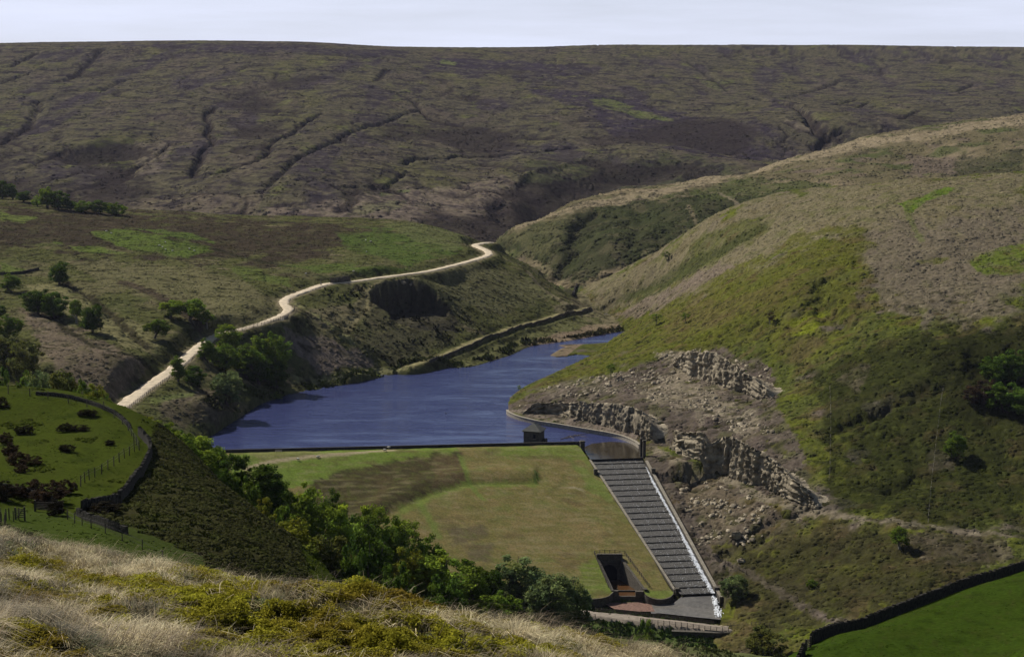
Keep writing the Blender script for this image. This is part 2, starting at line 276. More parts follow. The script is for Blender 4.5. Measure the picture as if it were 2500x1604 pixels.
# trench under the chute, its basin, the apron and the outlet
def chute_edges(Y):
    t = (605.5 - Y) / (605.5 - SL1[1]); return SL0[0] + (SL1[0] - SL0[0]) * t, SR0[0] + (SR1[0] - SR0[0]) * t, t
m = (GY > SL1[1] - 22) & (GY < 607); l, r, t = chute_edges(GY[m]); cz = -.35 + (-26 + .35) * np.clip(t, 0, 1)
pad = 1.2
GZ[m] = np.where((GX[m] > l - 25) & (GX[m] < r + pad), np.minimum(GZ[m], cz - 2.6), GZ[m])
dr = GX[m] - r - pad
GZ[m] = np.where((dr > 0) & (dr < 10), np.maximum(GZ[m], cz - .2 + .02 * dr), GZ[m])
m = (GY > SL1[1] - 22) & (GY < 650); _, r, t = chute_edges(np.minimum(GY[m], 606)); cz = -.35 + (-26 + .35) * np.clip(t, 0, 1); dr = GX[m] - r - pad
GZ[m] = np.where((dr > 0) & (dr < 60), np.minimum(GZ[m], cz + 1.1 + (.42 + .03 * np.maximum(GY[m] - 604, 0)) * dr + .012 * dr * dr), GZ[m])
BASIN = [tuple(p[:2]) for p in WALL3[30:]] + [(SR0[0], SR0[1]), (SL0[0], SL0[1]), (27, 616), (20, 640)]
m = inside(GX, GY, BASIN); GZ[m] = np.minimum(GZ[m], -1.5)
APRON = [PZ(u, v, -28) for u, v in ((1400, 1495), (1505, 1440), (1570, 1445), (1655, 1450), (1745, 1446), (1762, 1520), (1500, 1492))]
m = inside(GX, GY, APRON) & (GY < SL1[1] + 2); GZ[m] = np.minimum(GZ[m], -30.4)
# track bench
TC = smooth_line([PZ(u, v, z) for u, v, z in TRK], 10)
m = boxmask(GX, GY, TC, 16)
d, al = dist_poly(GX[m], GY[m], TC)
seg = np.concatenate([[0], np.cumsum(np.hypot(np.diff(TC[:, 0]), np.diff(TC[:, 1])))])
tz = np.interp(al, seg, TC[:, 2])
GZ[m] = np.where(d < 14, GZ[m] + (tz - .35 - GZ[m]) * (1 - sstep(3.6, 12, d)), GZ[m])
TD = np.full(GX.shape, 99., np.float32); TD[m] = d
# quarry hollow on the left bank, mound behind it
p = hit(985, 690); q = hit(1005, 783)
if p and q:
    GZ += 6.5 * np.exp(-((GX - p[0]) / 26) ** 2 - ((GY - p[1]) / 24) ** 2) * (TD > 8) * sstep(6, 16, TD)
    ex, ey = q[0], q[1] + 17
    wob = 1 + .22 * fbm(GX / 9, GY / 9, 3, 4)
    e = np.hypot((GX - ex) / 21, (GY - ey) / 23) * wob
    GZ = np.where(e < 1.25, GZ + (np.minimum(GZ, q[2] - 1.2) - GZ) * (1 - sstep(.92, 1.12, e)), GZ)
# far moor: gullies, scarps
c1 = lambda pl: crop(0, 0, 2.852, pl); c2 = lambda pl: crop(830, 0, 2.852, pl); c3 = lambda pl: crop(1660, 0, 2.852, pl)
for pl, dp, wd in ((c1([(700, 340), (660, 400), (600, 450), (540, 510), (470, 545), (390, 570)]), 5, 12), (c1([(390, 690), (250, 715), (270, 760), (230, 830), (210, 885), (110, 920), (40, 960), (0, 985)]), 6, 12),
    (c1([(265, 365), (150, 420), (60, 470)]), 5, 12), (c1([(140, 530), (0, 590)]), 4, 10), (c1([(930, 545), (820, 580), (720, 625), (470, 650)]), 4, 9),
    (c1([(1490, 745), (1430, 800), (1470, 870), (1440, 920), (1490, 980), (1420, 1040), (1400, 1100), (1350, 1180), (1360, 1240)]), 6, 9),
    (c1([(2230, 790), (2120, 860), (2020, 930), (1900, 980), (1860, 1070), (1760, 1140), (1500, 1220)]), 5, 9), (c1([(2390, 970), (2230, 1040), (2120, 1090), (2030, 1160), (1990, 1230), (1870, 1320)]), 5, 9),
    (c1([(1180, 1000), (1050, 1110), (900, 1200)]), 3, 7), (c1([(450, 1040), (300, 1110), (150, 1180)]), 3, 8), (c1([(1050, 1330), (950, 1330), (940, 1355)]), 3, 6),
    (c2([(330, 480), (260, 560)]), 4, 12), (c2([(380, 650), (500, 690), (560, 760), (640, 830), (820, 870), (1000, 900), (1200, 940), (1400, 960), (1560, 970)]), 4, 9),
    (c2([(560, 780), (430, 800), (330, 840), (120, 900), (0, 980)]), 4, 9), (c2([(450, 1150), (520, 1110), (700, 1100), (900, 1085), (1150, 1070), (1350, 1060), (1650, 1025)]), 7, 7),
    (c2([(560, 1220), (480, 1210), (400, 1250), (330, 1290), (240, 1300), (0, 1325)]), 4, 6), (c2([(1700, 1100), (1500, 1180), (1300, 1230), (1200, 1290)]), -3, 9),
    (c2([(1850, 460), (2150, 530), (2400, 560), (2700, 610)]), 3, 9), (c3([(540, 700), (700, 730), (820, 760), (900, 820), (940, 880), (1050, 940), (1100, 970)]), 11, 14), (c3([(1150, 900), (1050, 960), (950, 1040)]), 8, 12),
    (c3([(1220, 690), (1060, 740)]), 4, 9), (c3([(1310, 710), (1240, 750)]), 4, 8), (c3([(1660, 760), (1540, 820)]), 4, 9), (c3([(2050, 590), (1900, 640)]), 4, 10), (c3([(1120, 560), (900, 640), (700, 690)]), 4, 12),
    (c3([(200, 480), (400, 470)]), 3, 10), (c3([(60, 430), (250, 560), (350, 640)]), 3, 12)):
    carve(pl, dp * 1.0, wd * .52, 1300)
carve(c2([(1420, 1530), (1370, 1440), (1260, 1340), (1330, 1270), (1500, 1290)]), 7, 20, 1300, jitter=.05, warp=.15)
carve(c2([(1500, 1480), (1520, 1370), (1850, 1260), (2100, 1230), (2500, 1190), (2900, 1170)]), 9, 32, 1300, jitter=.05, warp=.12)
carve(c2([(1130, 1510), (1090, 1420)]), 6, 10, 1300, warp=.3)
carve(c2([(1750, 1110), (1900, 1160), (2000, 1230)]), 7, 26, 1300, warp=.2)
# hollow scar on the left of the moor
p = hit(700 / 2.852, 1075 / 2.852, 1300)
if p:
    e = np.hypot((GX - p[0]) / 55, (GY - p[1] - 10) / 75) * (1 + .25 * fbm(GX / 40, GY / 40, 3, 2))
    GZ = np.where(e < 1.2, GZ - 13 * (1 - sstep(.35, 1.1, e)) , GZ)
# right hillside: gullies and ledges
for pl, dp, wd in (([(2010, 690), (1995, 720), (2005, 745), (2040, 775), (2080, 800)], 3, 4), ([(2100, 640), (2060, 665), (2020, 690)], 1.6, 4), ([(2300, 935), (2240, 960), (2150, 1000)], 2.4, 4), ([(2150, 1010), (2090, 1035), (2030, 1060)], 2.2, 4),
    ([(2230, 1170), (2160, 1200)], 2.4, 3), ([(1960, 1250), (1900, 1270), (1840, 1310), (1770, 1350)], 2, 4), ([(1620, 570), (1600, 640), (1560, 680)], 1.5, 5), ([(1960, 760), (1930, 785)], 1.4, 3)):
    carve(pl, dp, wd, 400)
carve([(1475, 742), (1540, 706), (1620, 660), (1700, 618), (1780, 575), (1860, 535)], 9, 17, 700, jitter=.1, warp=.2); carve([(1620, 690), (1700, 640), (1790, 590), (1890, 545)], -4, 12, 700, jitter=.1, warp=.2)
p = hit(2440, 985, 400)
if p:  # shallow old quarry at the right edge
    e = np.hypot((GX - p[0] - 3) / 17, (GY - p[1] - 12) / 26) * (1 + .25 * fbm(GX / 7, GY / 7, 3, 8))
    GZ = np.where(e < 1.25, GZ + (np.minimum(GZ, p[2] + 3.0) - GZ) * .6 * (1 - sstep(.5, 1.2, e)), GZ)
for pl, dp, wd in (([(1440, 520), (1400, 600), (1385, 660)], 6, 10), ([(1570, 510), (1560, 600)], 3, 12)):
    carve(pl, dp, wd, 1100)
# left bank: ditches, banks and old field edges
for pl, dp, wd in (([(170, 690), (260, 760), (330, 830), (400, 880)], 1.8, 4), ([(60, 715), (150, 790), (260, 850), (380, 910)], 1.4, 4), ([(720, 745), (790, 790), (850, 830)], -1.5, 4), ([(700, 780), (760, 820)], 1.5, 5),
    ([(830, 810), (880, 760), (900, 740), (860, 700)], 1.2, 3), ([(1290, 620), (1340, 660), (1395, 720)], 3, 7), ([(1240, 640), (1300, 690), (1380, 745)], -2, 7), ([(500, 985), (560, 960), (640, 960)], -1.5, 5), ([(700, 940), (820, 915), (930, 895)], 1.5, 5)):
    carve(pl, dp, wd, 420)
TERR = [PZ(*p) for p in ((1000, 893, 3.6), (1026, 886, 4.2), (1085, 862, 5.4), (1145, 839, 6.4), (1200, 818, 7), (1251, 801, 7.3), (1300, 787, 7.4), (1356, 773, 7.4), (1440, 752, 7))]
TERR = smooth_line(TERR, 6)
m = boxmask(GX, GY, TERR, 20); X_, Y_ = GX[m], GY[m]; d, al = dist_poly(X_, Y_, TERR)
sg = np.concatenate([[0], np.cumsum(np.hypot(np.diff(TERR[:, 0]), np.diff(TERR[:, 1])))]); tz = np.interp(al, sg, TERR[:, 2])
GZ[m] = GZ[m] + (tz - GZ[m]) * (1 - sstep(2.2, np.where(Y_ < np.interp(X_, TERR[:, 0], TERR[:, 1]), 9, 7), d)); PD = np.full(GX.shape, 99., np.float32); PD[m] = d
wside = Y_ < np.interp(X_, TERR[:, 0], TERR[:, 1]); zz = GZ[m]; GZ[m] = np.where(wside & (d > 3.0) & (d < 16), np.minimum(zz, tz - 1.3 - .06 * d), zz)
# relief at every scale, kept off the track, the water's edge and the dam
calm = sstep(2, 14, TD) * sstep(.5, 9, WD) * np.where((GX > -70) & (GX < chute_edges(GY)[1] + 3) & (GY > 498) & (GY < 612), .0, 1)
calm = np.where(GY < 480, 1, calm)
OW = {k: OWN == i for i, k in enumerate(KEYS)}
def rough(k, spec):
    m = OW[k]; X, Y = GX[m], GY[m]; t = np.zeros(X.shape, np.float32)
    for wl, am, an, sd in spec: t += am * fbm(X / wl, Y / (wl * an), 2, sd)
    GZ[m] += t * calm[m] * ((1 - .85 * sstep(2250, 2650, Y)) if k == 'G' else 1)
def tussock(k, wl, am, sd, an=1.0):
    m = OW[k]; X, Y = GX[m], GY[m]
    n = np.abs(pnoise(X / wl, Y / wl / an, sd)); n2 = np.abs(pnoise(X / wl * .55 + 9, Y / wl / an * .55, sd + 1))
    GZ[m] += am * (.5 - n * .8 - n2 * .8) * calm[m] * (.55 + .45 * fbm(X / (wl * 9), Y / (wl * 9), 2, sd + 5) * 2).clip(.1, 1.6)
rough('G', ((260, 10, 1.8, 11), (80, 3.2, 1.8, 12), (26, 1.1, 1.2, 13), (10, .5, 1, 14))); tussock('G', 9, 1.1, 31, 1.6)
rough('F', ((70, 3.5, 1, 21), (22, 1.5, 1, 22), (8, .6, 1, 23))); tussock('F', 6.5, 1.0, 32)
rough('D', ((45, 1.6, 1, 41), (16, .7, 1, 42))); tussock('D', 4.2, .62, 33)
rough('E', ((45, 1.8, 1, 51), (16, 1.0, 1, 52), (6, .45, 1, 53))); tussock('E', 3.8, .75, 34)
rough('B', ((20, .5, 1, 61), (7, .25, 1, 62))); tussock('B', 2.2, .12, 35)
fs = OW['B'] & (GX > -58 + (250 - GY) * .25) & (GY < 300)
rough('H', ((24, .5, 1, 71), (5, .08, 1, 72)))
rough('A', ((9, .5, 1, 81), (3.2, .3, 1, 82), (.5, .05, 1, 84)))
m = OW['A'] & (GY < 75); X, Y = GX[m], GY[m]
n1 = np.abs(pnoise(X / 1.5 + .3 * pnoise(X / .6, Y / .6, 87), Y / 1.9, 85)); n2 = np.abs(pnoise(X / .62, Y / .75, 86)); GZ[m] += sstep(13, 20, Y) * (.33 * (1 - (n1 * 1.5) ** 1.6).clip(0, 1) * (.5 + .9 * fbm(X / 4, Y / 4, 2, 88)).clip(.15, 1.2) + .12 * (1 - n2 * 2))
rough('V', ((14, .5, 1, 91), (4, .25, 1, 92)))

m = OW['G']; X, Y = GX[m], GY[m]; cw = X + 30 * fbm(X / 70, Y / 70, 3, 301)
CRK = np.zeros(GX.shape, np.float32); ck = np.abs(fbm(cw / 130, Y / 330, 2, 302)); c2_ = np.abs(fbm((cw + .8 * Y) / 90, Y / 300, 2, 303))
CRK[m] = np.maximum((1 - sstep(0, .03, ck)) * sstep(-.2, .15, fbm(X / 160, Y / 200, 2, 304)), (1 - sstep(0, .024, c2_)) * sstep(-.1, .2, fbm(X / 140, Y / 170, 2, 305)))
GZ -= 2.2 * CRK
# ------------------------------------------------------------------ ground cover: colours of the vegetation by place
def tint(c, a, m): # blend colour c into COL with weight array a on mask m
    COL[m] += (np.array(c, np.float32) - COL[m]) * a[:, None]
COL = np.zeros(GX.shape + (3,), np.float32)
U, V = project(GX, GY, GZ)
n_big = lambda m, wl, sd, an=1.0, o=4: fbm(GX[m] / wl, GY[m] / (wl * an), o, sd)
HEATH, OLIVE, TAN, BRACK, BILB, GREEN, DARK, PEAT = (.046, .036, .047), (.105, .1, .042), (.235, .185, .115), (.155, .117, .09), (.11, .125, .016), (.085, .15, .022), (.045, .05, .018), (.035, .028, .025)
# far moor
m = OW['G']; COL[m] = (.09, .08, .05)
tint(OLIVE, sstep(-.05, .35, n_big(m, 120, 101, 2.0)) * .75, m); tint((.10, .08, .062), sstep(0, .4, n_big(m, 60, 102, 2.5)) * .7, m)
tint(HEATH, sstep(.08, .36, n_big(m, 75, 103, 3.0)) * .75, m); tint((.13, .14, .04), sstep(.25, .5, n_big(m, 35, 104, 1.5)) * .6, m); tint(PEAT, sstep(.22, .42, n_big(m, 20, 105, 2.2)) * .7, m)
m = OW['F']; COL[m] = (.13, .11, .06)
tint(TAN, sstep(-.1, .35, n_big(m, 60, 111, 2)) * .8, m); tint((.075, .09, .03), sstep(.02, .32, n_big(m, 40, 112)) * .8, m); tint(BRACK, sstep(.15, .4, n_big(m, 25, 113)) * .7, m)
m = OW['D']; COL[m] = (.092, .094, .034)
tint((.13, .112, .06), sstep(-.05, .35, n_big(m, 40, 121)) * .7, m); tint((.085, .09, .035), sstep(.05, .35, n_big(m, 22, 122)) * .8, m); tint(DARK, sstep(.22, .42, n_big(m, 9, 123)) * .75, m); tint(TAN, sstep(.2, .5, n_big(m, 14, 124)) * .5, m)
m = OW['E']; COL[m] = (.078, .088, .022)
tint((.105, .08, .035), sstep(-.05, .3, n_big(m, 28, 131)) * .75, m); tint(BILB, sstep(.05, .35, n_big(m, 16, 132)) * .75, m); tint((.13, .1, .085), sstep(.2, .42, n_big(m, 20, 134)) * .8, m); E_MOT = True
m = OW['B']; COL[m] = (.046, .06, .009)
tint((.054, .06, .012), sstep(0, .4, n_big(m, 14, 141)) * .6, m); tint((.026, .037, .006), sstep(.1, .4, n_big(m, 5, 142)) * .7, m)
m = OW['H']; COL[m] = (.034, .057, .007)
tint((.032, .046, .007), sstep(-.1, .4, n_big(m, 10, 151)) * .7, m); tint((.016, .026, .004), sstep(.05, .4, n_big(m, 3, 152)) * .6, m); tint((.042, .046, .012), sstep(.15, .4, n_big(m, 1.4, 153, 2)) * .5, m)
m = OW['A']; COL[m] = (.075, .066, .03)
tint((.13, .11, .05), sstep(-.1, .35, n_big(m, 3.5, 161)) * .8, m); tint((.06, .07, .02), sstep(.0, .35, n_big(m, 2.2, 162)) * .8, m); tint((.04, .03, .018), sstep(.1, .35, n_big(m, 1.2, 163)) * .7, m)
m = OW['V']; COL[m] = (.07, .085, .03)
tint((.12, .1, .06), sstep(0, .3, n_big(m, 8, 171)), m)
def paint(poly, col, a=1.0, fe=8.0, own=None, sd=0, wob=1.0, mottle=0.0, wl=None):
    """ground cover c inside an outline measured on the photo, with a ragged natural edge"""
    xs = [p[0] for p in poly]; ys = [p[1] for p in poly]; f = fe * 2.5
    m = (U > min(xs) - f) & (U < max(xs) + f) & (V > min(ys) - f) & (V < max(ys) + f)
    if own:
        mo = np.zeros(m.shape, bool)
        for k in own: mo |= OW[k]
        m &= mo
    if not m.any(): return
    u, v = U[m], V[m]
    ins = inside(u, v, poly); d, _ = dist_poly(u, v, list(poly) + [poly[0]])
    sdv = np.where(ins, d, -d)
    dep = float(np.median(GY[m])); wl = wl or dep * .02
    sdv = sdv + fe * 2.6 * wob * fbm(GX[m] / wl, GY[m] / (wl * 1.6), 5, 200 + sd, .62)
    wgt = sstep(-fe * .35, fe * .35, sdv) * a
    if mottle: wgt = wgt * (1 - mottle * sstep(.0, .3, fbm(GX[m] / (wl * .5), GY[m] / (wl * .7), 3, 300 + sd)))
    tint(col, wgt, m)
def stroke(pl, col, width, own=None, a=1.0, y0=12, px=True):
    P = hits(pl, y0) if px else pl
    if len(P) < 2: return
    P = smooth_line([p[:2] for p in P], 5); m = boxmask(GX, GY, P, width * 3)
    if own: m &= np.any([OW[k] for k in own], 0)
    if not m.any(): return
    X, Y = GX[m], GY[m]; d, al = dist_poly(X + fbm(X / 4, Y / 4, 2, 7) * width * .5, Y + fbm(X / 4, Y / 4, 2, 8) * width, P)
    tint(col, (1 - sstep(width * .5, width, d)) * a, m)
# moor
for i, (pl, c, a, fe) in enumerate((
    ([(1060, 138), (1250, 148), (1430, 163), (1458, 178), (1380, 186), (1250, 172), (1080, 166)], HEATH, .95, 6), ([(300, 110), (600, 106), (850, 118), (1000, 125), (990, 140), (800, 135), (500, 128)], HEATH, .85, 6),
    ([(1280, 218), (1420, 222), (1560, 250), (1700, 290), (1840, 335), (1950, 392), (1800, 388), (1650, 362), (1500, 330), (1420, 270)], HEATH, .95, 12), ([(1660, 300), (1850, 300), (1900, 330), (1700, 330)], HEATH, .8, 12),
    ([(1075, 145), (1120, 152), (1110, 160), (1080, 156)], (.13, .15, .05), .9, 4), ([(1400, 235), (1480, 240), (1560, 270), (1640, 295), (1560, 292)], (.12, .14, .04), .8, 6),
    ([(560, 525), (760, 505), (900, 482), (1040, 462), (1250, 440), (1300, 480), (1240, 520), (1100, 535), (1000, 548), (640, 535)], (.185, .145, .11), .85, 14), ([(300, 505), (420, 480), (640, 475), (620, 530), (420, 530)], (.15, .12, .085), .7, 10),
    ([(920, 465), (1000, 462), (1000, 472), (930, 478)], (.13, .16, .05), .9, 4), ([(860, 500), (1000, 490), (960, 510), (850, 525)], (.14, .15, .06), .5, 8),
    ([(330, 345), (420, 350), (390, 420), (330, 430)], (.16, .13, .1), .7, 10), ([(1920, 295), (1960, 300), (1990, 330), (1950, 320)], (.2, .165, .12), .8, 5), ([(1700, 190), (1790, 200), (1760, 230)], (.12, .14, .04), .5, 10),
    ([(230, 330), (330, 330), (310, 420), (200, 400)], DARK, .6, 12), ([(1290, 400), (1640, 380), (1800, 400), (1780, 430), (1640, 460), (1500, 500), (1350, 520), (1270, 470)], (.06, .065, .03), .75, 14))):
    paint(pl, c, a, fe, 'G', i, mottle=.35)
for i in range(3): pass
stroke([(830, 466), (1000, 462), (1250, 458), (1450, 452), (1580, 448)], (.2, .17, .11), 3.0, 'G', .8, 1300)
stroke([(400, 478), (560, 474), (700, 468), (840, 465)], PEAT, 3.0, 'G', .9, 1300)
# second spur
paint([(1205, 590), (1310, 548), (1440, 505), (1700, 470), (1900, 475), (1800, 510), (1600, 620), (1400, 700), (1330, 645)], (.04, .046, .02), .92, 18, 'F', 21, mottle=.25)
paint([(1210, 590), (1300, 545), (1400, 515), (1390, 560), (1340, 620), (1280, 610)], (.1, .095, .045), .75, 16, 'F', 22, mottle=.5)
paint([(1250, 560), (1400, 500), (1600, 462), (1800, 412), (2100, 342), (2500, 286), (2500, 300), (2100, 365), (1800, 432), (1600, 482), (1400, 515)], (.27, .215, .135), .85, 8, 'F', 23)
paint([(1690, 470), (1800, 440), (1950, 440), (2040, 450), (1950, 470), (1750, 490)], (.075, .085, .03), .85, 14, 'F', 24, mottle=.3)
paint([(2250, 400), (2500, 370), (2500, 425), (2300, 430)], (.055, .055, .028), .85, 14, 'F', 25, mottle=.3); paint([(2220, 385), (2330, 385), (2330, 430), (2230, 425)], BRACK, .7, 10, 'F', 26)
stroke([(1660, 480), (1780, 483), (1900, 480)], (.22, .18, .12), 2.5, 'F', .8, 1000); stroke([(1680, 500), (1790, 520)], (.2, .16, .1), 2, 'F', .6, 1000)
# left bank
for i, (pl, c, a, fe) in enumerate((
    ([(0, 498), (330, 515), (640, 540), (920, 555), (960, 570), (830, 600), (700, 650), (640, 640), (520, 640), (380, 620), (0, 610)], (.05, .037, .027), .9, 34),
    ([(160, 640), (300, 640), (480, 650), (600, 690), (690, 735), (650, 790), (500, 800), (380, 730), (250, 690)], (.145, .13, .065), .85, 12),
    ([(60, 700), (140, 690), (240, 760), (370, 800), (390, 860), (300, 850), (200, 780)], (.2, .18, .085), .85, 8),
    ([(50, 750), (160, 790), (330, 870), (370, 895), (270, 975), (180, 935), (90, 850)], (.165, .125, .092), .8, 12),
    ([(215, 565), (320, 560), (410, 580), (500, 602), (522, 615), (460, 632), (330, 612), (260, 590)], (.1, .135, .03), .95, 5),
    ([(120, 590), (240, 605), (310, 618), (200, 617)], (.12, .16, .035), .8, 5), ([(340, 560), (470, 570), (520, 590), (440, 580)], (.1, .15, .03), .7, 5),
    ([(540, 648), (600, 650), (700, 680), (710, 700), (600, 682)], (.1, .125, .032), .85, 6), ([(0, 640), (65, 655), (60, 668), (0, 668)], (.1, .125, .032), .9, 4), ([(0, 520), (90, 532), (60, 545), (0, 540)], (.13, .16, .04), .8, 4),
    ([(830, 575), (900, 562), (1000, 568), (1090, 595), (1130, 612), (1000, 640), (900, 622), (840, 602)], (.075, .108, .025), .9, 12), ([(940, 550), (1060, 548), (1160, 585), (1110, 610), (1020, 590)], (.12, .13, .05), .8, 8),
    ([(680, 648), (860, 648), (1005, 652), (1005, 664), (880, 672), (780, 662)], (.085, .115, .028), .85, 6), ([(760, 672), (900, 668), (830, 690), (800, 690)], (.06, .065, .03), .8, 5),
    ([(690, 790), (800, 830), (900, 872), (930, 895), (780, 905), (700, 850)], (.2, .155, .125), .85, 12), ([(850, 690), (1000, 672), (1180, 640), (1300, 690), (1350, 725), (1200, 775), (1100, 745), (1000, 705)], (.145, .138, .066), .75, 14),
    ([(835, 800), (890, 730), (950, 700), (960, 715), (900, 760), (850, 815)], (.215, .18, .1), .9, 8), ([(740, 760), (850, 740), (870, 770), (800, 800)], (.18, .15, .09), .7, 8),
    ([(830, 780), (900, 720), (960, 695), (1090, 770), (1060, 840), (960, 880), (850, 840)], (.085, .08, .042), .5, 14), ([(980, 780), (1110, 776), (1120, 790), (1010, 796)], (.18, .16, .075), .85, 5),
    ([(900, 830), (1050, 780), (1130, 800), (1080, 850), (950, 890)], (.08, .073, .045), .55, 12), ([(1050, 900), (1180, 850), (1300, 800), (1450, 760), (1500, 780), (1310, 835), (1200, 880), (1100, 900)], (.14, .138, .058), .8, 8),
    ([(1296, 846), (1310, 828), (1400, 803), (1500, 786), (1548, 798), (1480, 816), (1380, 836)], (.22, .165, .11), .95, 5), ([(1350, 760), (1440, 700), (1540, 700), (1600, 750), (1560, 795), (1460, 785)], (.2, .165, .1), .7, 12),
    ([(1330, 868), (1340, 838), (1450, 830), (1545, 832), (1500, 880), (1440, 880)], (.2, .15, .1), .95, 3), ([(360, 990), (480, 950), (590, 960), (560, 1040), (440, 1040)], (.125, .098, .07), .75, 10), ([(360, 975), (470, 958), (480, 965), (370, 985)], (.13, .15, .05), .8, 4),
    ([(640, 960), (800, 925), (930, 900), (930, 915), (760, 955)], (.14, .14, .055), .8, 6), ([(560, 800), (700, 765), (690, 780), (590, 815)], DARK, .6, 6), ([(390, 830), (480, 800), (470, 850), (400, 900)], DARK, .7, 8))):
    paint(pl, c, a, fe, 'DV', 40 + i, mottle=.3)
m = (TD < 7) & (TD > 0) & OW['D']; tint((.2, .165, .105), (1 - sstep(3, 6.5, TD[m] + 2.5 * fbm(GX[m] / 5, GY[m] / 5, 3, 195))) * .8, m)
stroke([(720, 926), (830, 922), (920, 908), (1000, 892)], (.19, .18, .085), 3.2, 'D'); stroke(TERR, (.24, .21, .105), 3.4, px=False)
stroke([(715, 740), (780, 775), (860, 840)], (.2, .19, .085), 2.8, 'D', 1); stroke([(1250, 640), (1310, 690), (1380, 740)], (.2, .17, .1), 3, 'D', .9); stroke([(845, 815), (885, 760), (905, 735), (868, 700)], (.04, .036, .02), 2.0, 'D', .9); stroke([(835, 800), (880, 750), (930, 712), (985, 690)], (.22, .19, .1), 4.5, 'D', .9); stroke([(1300, 625), (1350, 668), (1400, 722)], (.04, .038, .024), 4, 'D', .8); stroke([(985, 797), (1050, 792), (1105, 784)], (.2, .18, .085), 3.5, 'D', .9); stroke([(160, 690), (270, 770), (360, 850)], (.035, .03, .018), 3, 'D', .85); stroke([(60, 715), (150, 795), (260, 855), (370, 905)], (.03, .03, .015), 3, 'D', .8); stroke([(300, 690), (420, 740), (480, 790)], (.06, .042, .032), 5, 'D', .8); stroke([(400, 580), (560, 620), (700, 650)], (.035, .034, .018), 4, 'D', .7)
for px_, py_ in ((1000, 783),): pass
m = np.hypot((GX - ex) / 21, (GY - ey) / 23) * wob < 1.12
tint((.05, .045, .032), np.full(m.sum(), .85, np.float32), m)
# right hillside, its lower right colours darkened to imitate lens falloff
for i, (pl, c, a, fe) in enumerate((
    ([(1390, 700), (1560, 636), (1830, 475), (2100, 440), (2500, 420), (2500, 700), (2360, 760), (2200, 720), (2130, 660), (2060, 590), (1950, 600), (1800, 685), (1700, 740), (1500, 760)], (.165, .138, .082), .9, 26),
    ([(2110, 560), (2500, 500), (2500, 770), (2300, 795), (2190, 770), (2120, 690)], (.145, .118, .082), .85, 30), ([(2200, 500), (2310, 452), (2335, 462), (2270, 492), (2220, 522)], (.1, .15, .02), .95, 4),
    ([(2360, 640), (2500, 590), (2500, 665), (2390, 670)], (.1, .13, .018), .9, 8), ([(2240, 640), (2340, 620), (2300, 645)], (.12, .12, .03), .8, 6), ([(1690, 590), (1800, 540), (1900, 530), (1830, 590), (1740, 640), (1640, 680)], (.085, .09, .028), .8, 12), ([(1530, 720), (1640, 680), (1700, 650), (1660, 690), (1560, 740)], (.09, .1, .025), .7, 8),
    ([(1540, 770), (1700, 700), (1900, 615), (2010, 560), (2090, 550), (2130, 600), (2060, 680), (2110, 760), (2020, 830), (1800, 835), (1600, 872), (1450, 925), (1330, 935), (1400, 890)], (.09, .092, .017), .8, 40),
    ([(1640, 760), (1800, 720), (1950, 660), (1880, 740), (1760, 800), (1600, 830)], (.11, .085, .035), .55, 14), ([(1930, 780), (2030, 760), (1990, 815), (1930, 815)], (.15, .17, .015), .8, 8), ([(1500, 770), (1760, 640), (1800, 650), (1560, 775)], (.165, .125, .1), .75, 8),
    ([(1232, 1000), (1290, 958), (1500, 920), (1640, 862), (1750, 850), (1880, 900), (1900, 1000), (1960, 1100), (2020, 1200), (1970, 1255), (1850, 1190), (1700, 1125), (1560, 1065), (1400, 1038), (1260, 1012)], (.108, .084, .07), .92, 14),
    ([(1560, 940), (1660, 910), (1760, 960), (1900, 1060), (1800, 1060), (1700, 1000), (1600, 990)], (.26, .215, .15), .7, 26), ([(1320, 950), (1480, 915), (1560, 925), (1480, 960), (1360, 965)], (.19, .155, .115), .5, 18), ([(1600, 860), (1700, 850), (1740, 870), (1640, 890)], (.27, .225, .155), .7, 12),
    ([(1570, 1095), (1700, 1140), (1900, 1245), (1990, 1268), (1900, 1340), (1720, 1340), (1640, 1260)], (.12, .092, .072), .88, 12), ([(1640, 1140), (1760, 1180), (1850, 1240), (1760, 1300), (1690, 1250)], (.16, .125, .08), .6, 16),
    ([(1680, 1340), (1900, 1280), (2450, 1330), (2330, 1480), (1900, 1540), (1760, 1460)], (.06, .054, .022), .85, 20), ([(1900, 1380), (2060, 1370), (2250, 1400), (2150, 1420), (1980, 1410)], (.11, .11, .025), .7, 14), ([(2200, 1300), (2460, 1310), (2480, 1370), (2260, 1380)], (.13, .1, .075), .7, 16),
    ([(2030, 860), (2500, 800), (2500, 1290), (2200, 1265), (2010, 1200)], (.042, .046, .013), .85, 30), ([(2040, 930), (2130, 880), (2100, 960)], BRACK, .6, 10), ([(2080, 1000), (2200, 960), (2160, 1010)], (.13, .105, .09), .8, 8), ([(2040, 1100), (2150, 1090), (2100, 1130), (2030, 1120)], (.12, .095, .08), .75, 8),
    ([(2270, 1100), (2340, 1100), (2330, 1150), (2270, 1150)], (.13, .1, .08), .7, 8), ([(2000, 1200), (2100, 1230), (2000, 1260), (1940, 1250)], (.1, .08, .07), .8, 10), ([(1960, 1080), (2080, 1060), (2060, 1180), (1980, 1180)], (.11, .12, .02), .7, 14))):
    paint(pl, c, a, fe, 'E', 80 + i, mottle=.42)
stroke([(1590, 1092), (1660, 1124), (1760, 1167), (1880, 1220), (2000, 1252), (2200, 1277), (2500, 1308)], (.2, .165, .115), 2.4, 'E', .95); stroke([(1700, 1345), (1780, 1378), (1850, 1412), (1930, 1460), (2000, 1500), (2060, 1520)], (.15, .118, .095), 1.7, 'EV', .9)
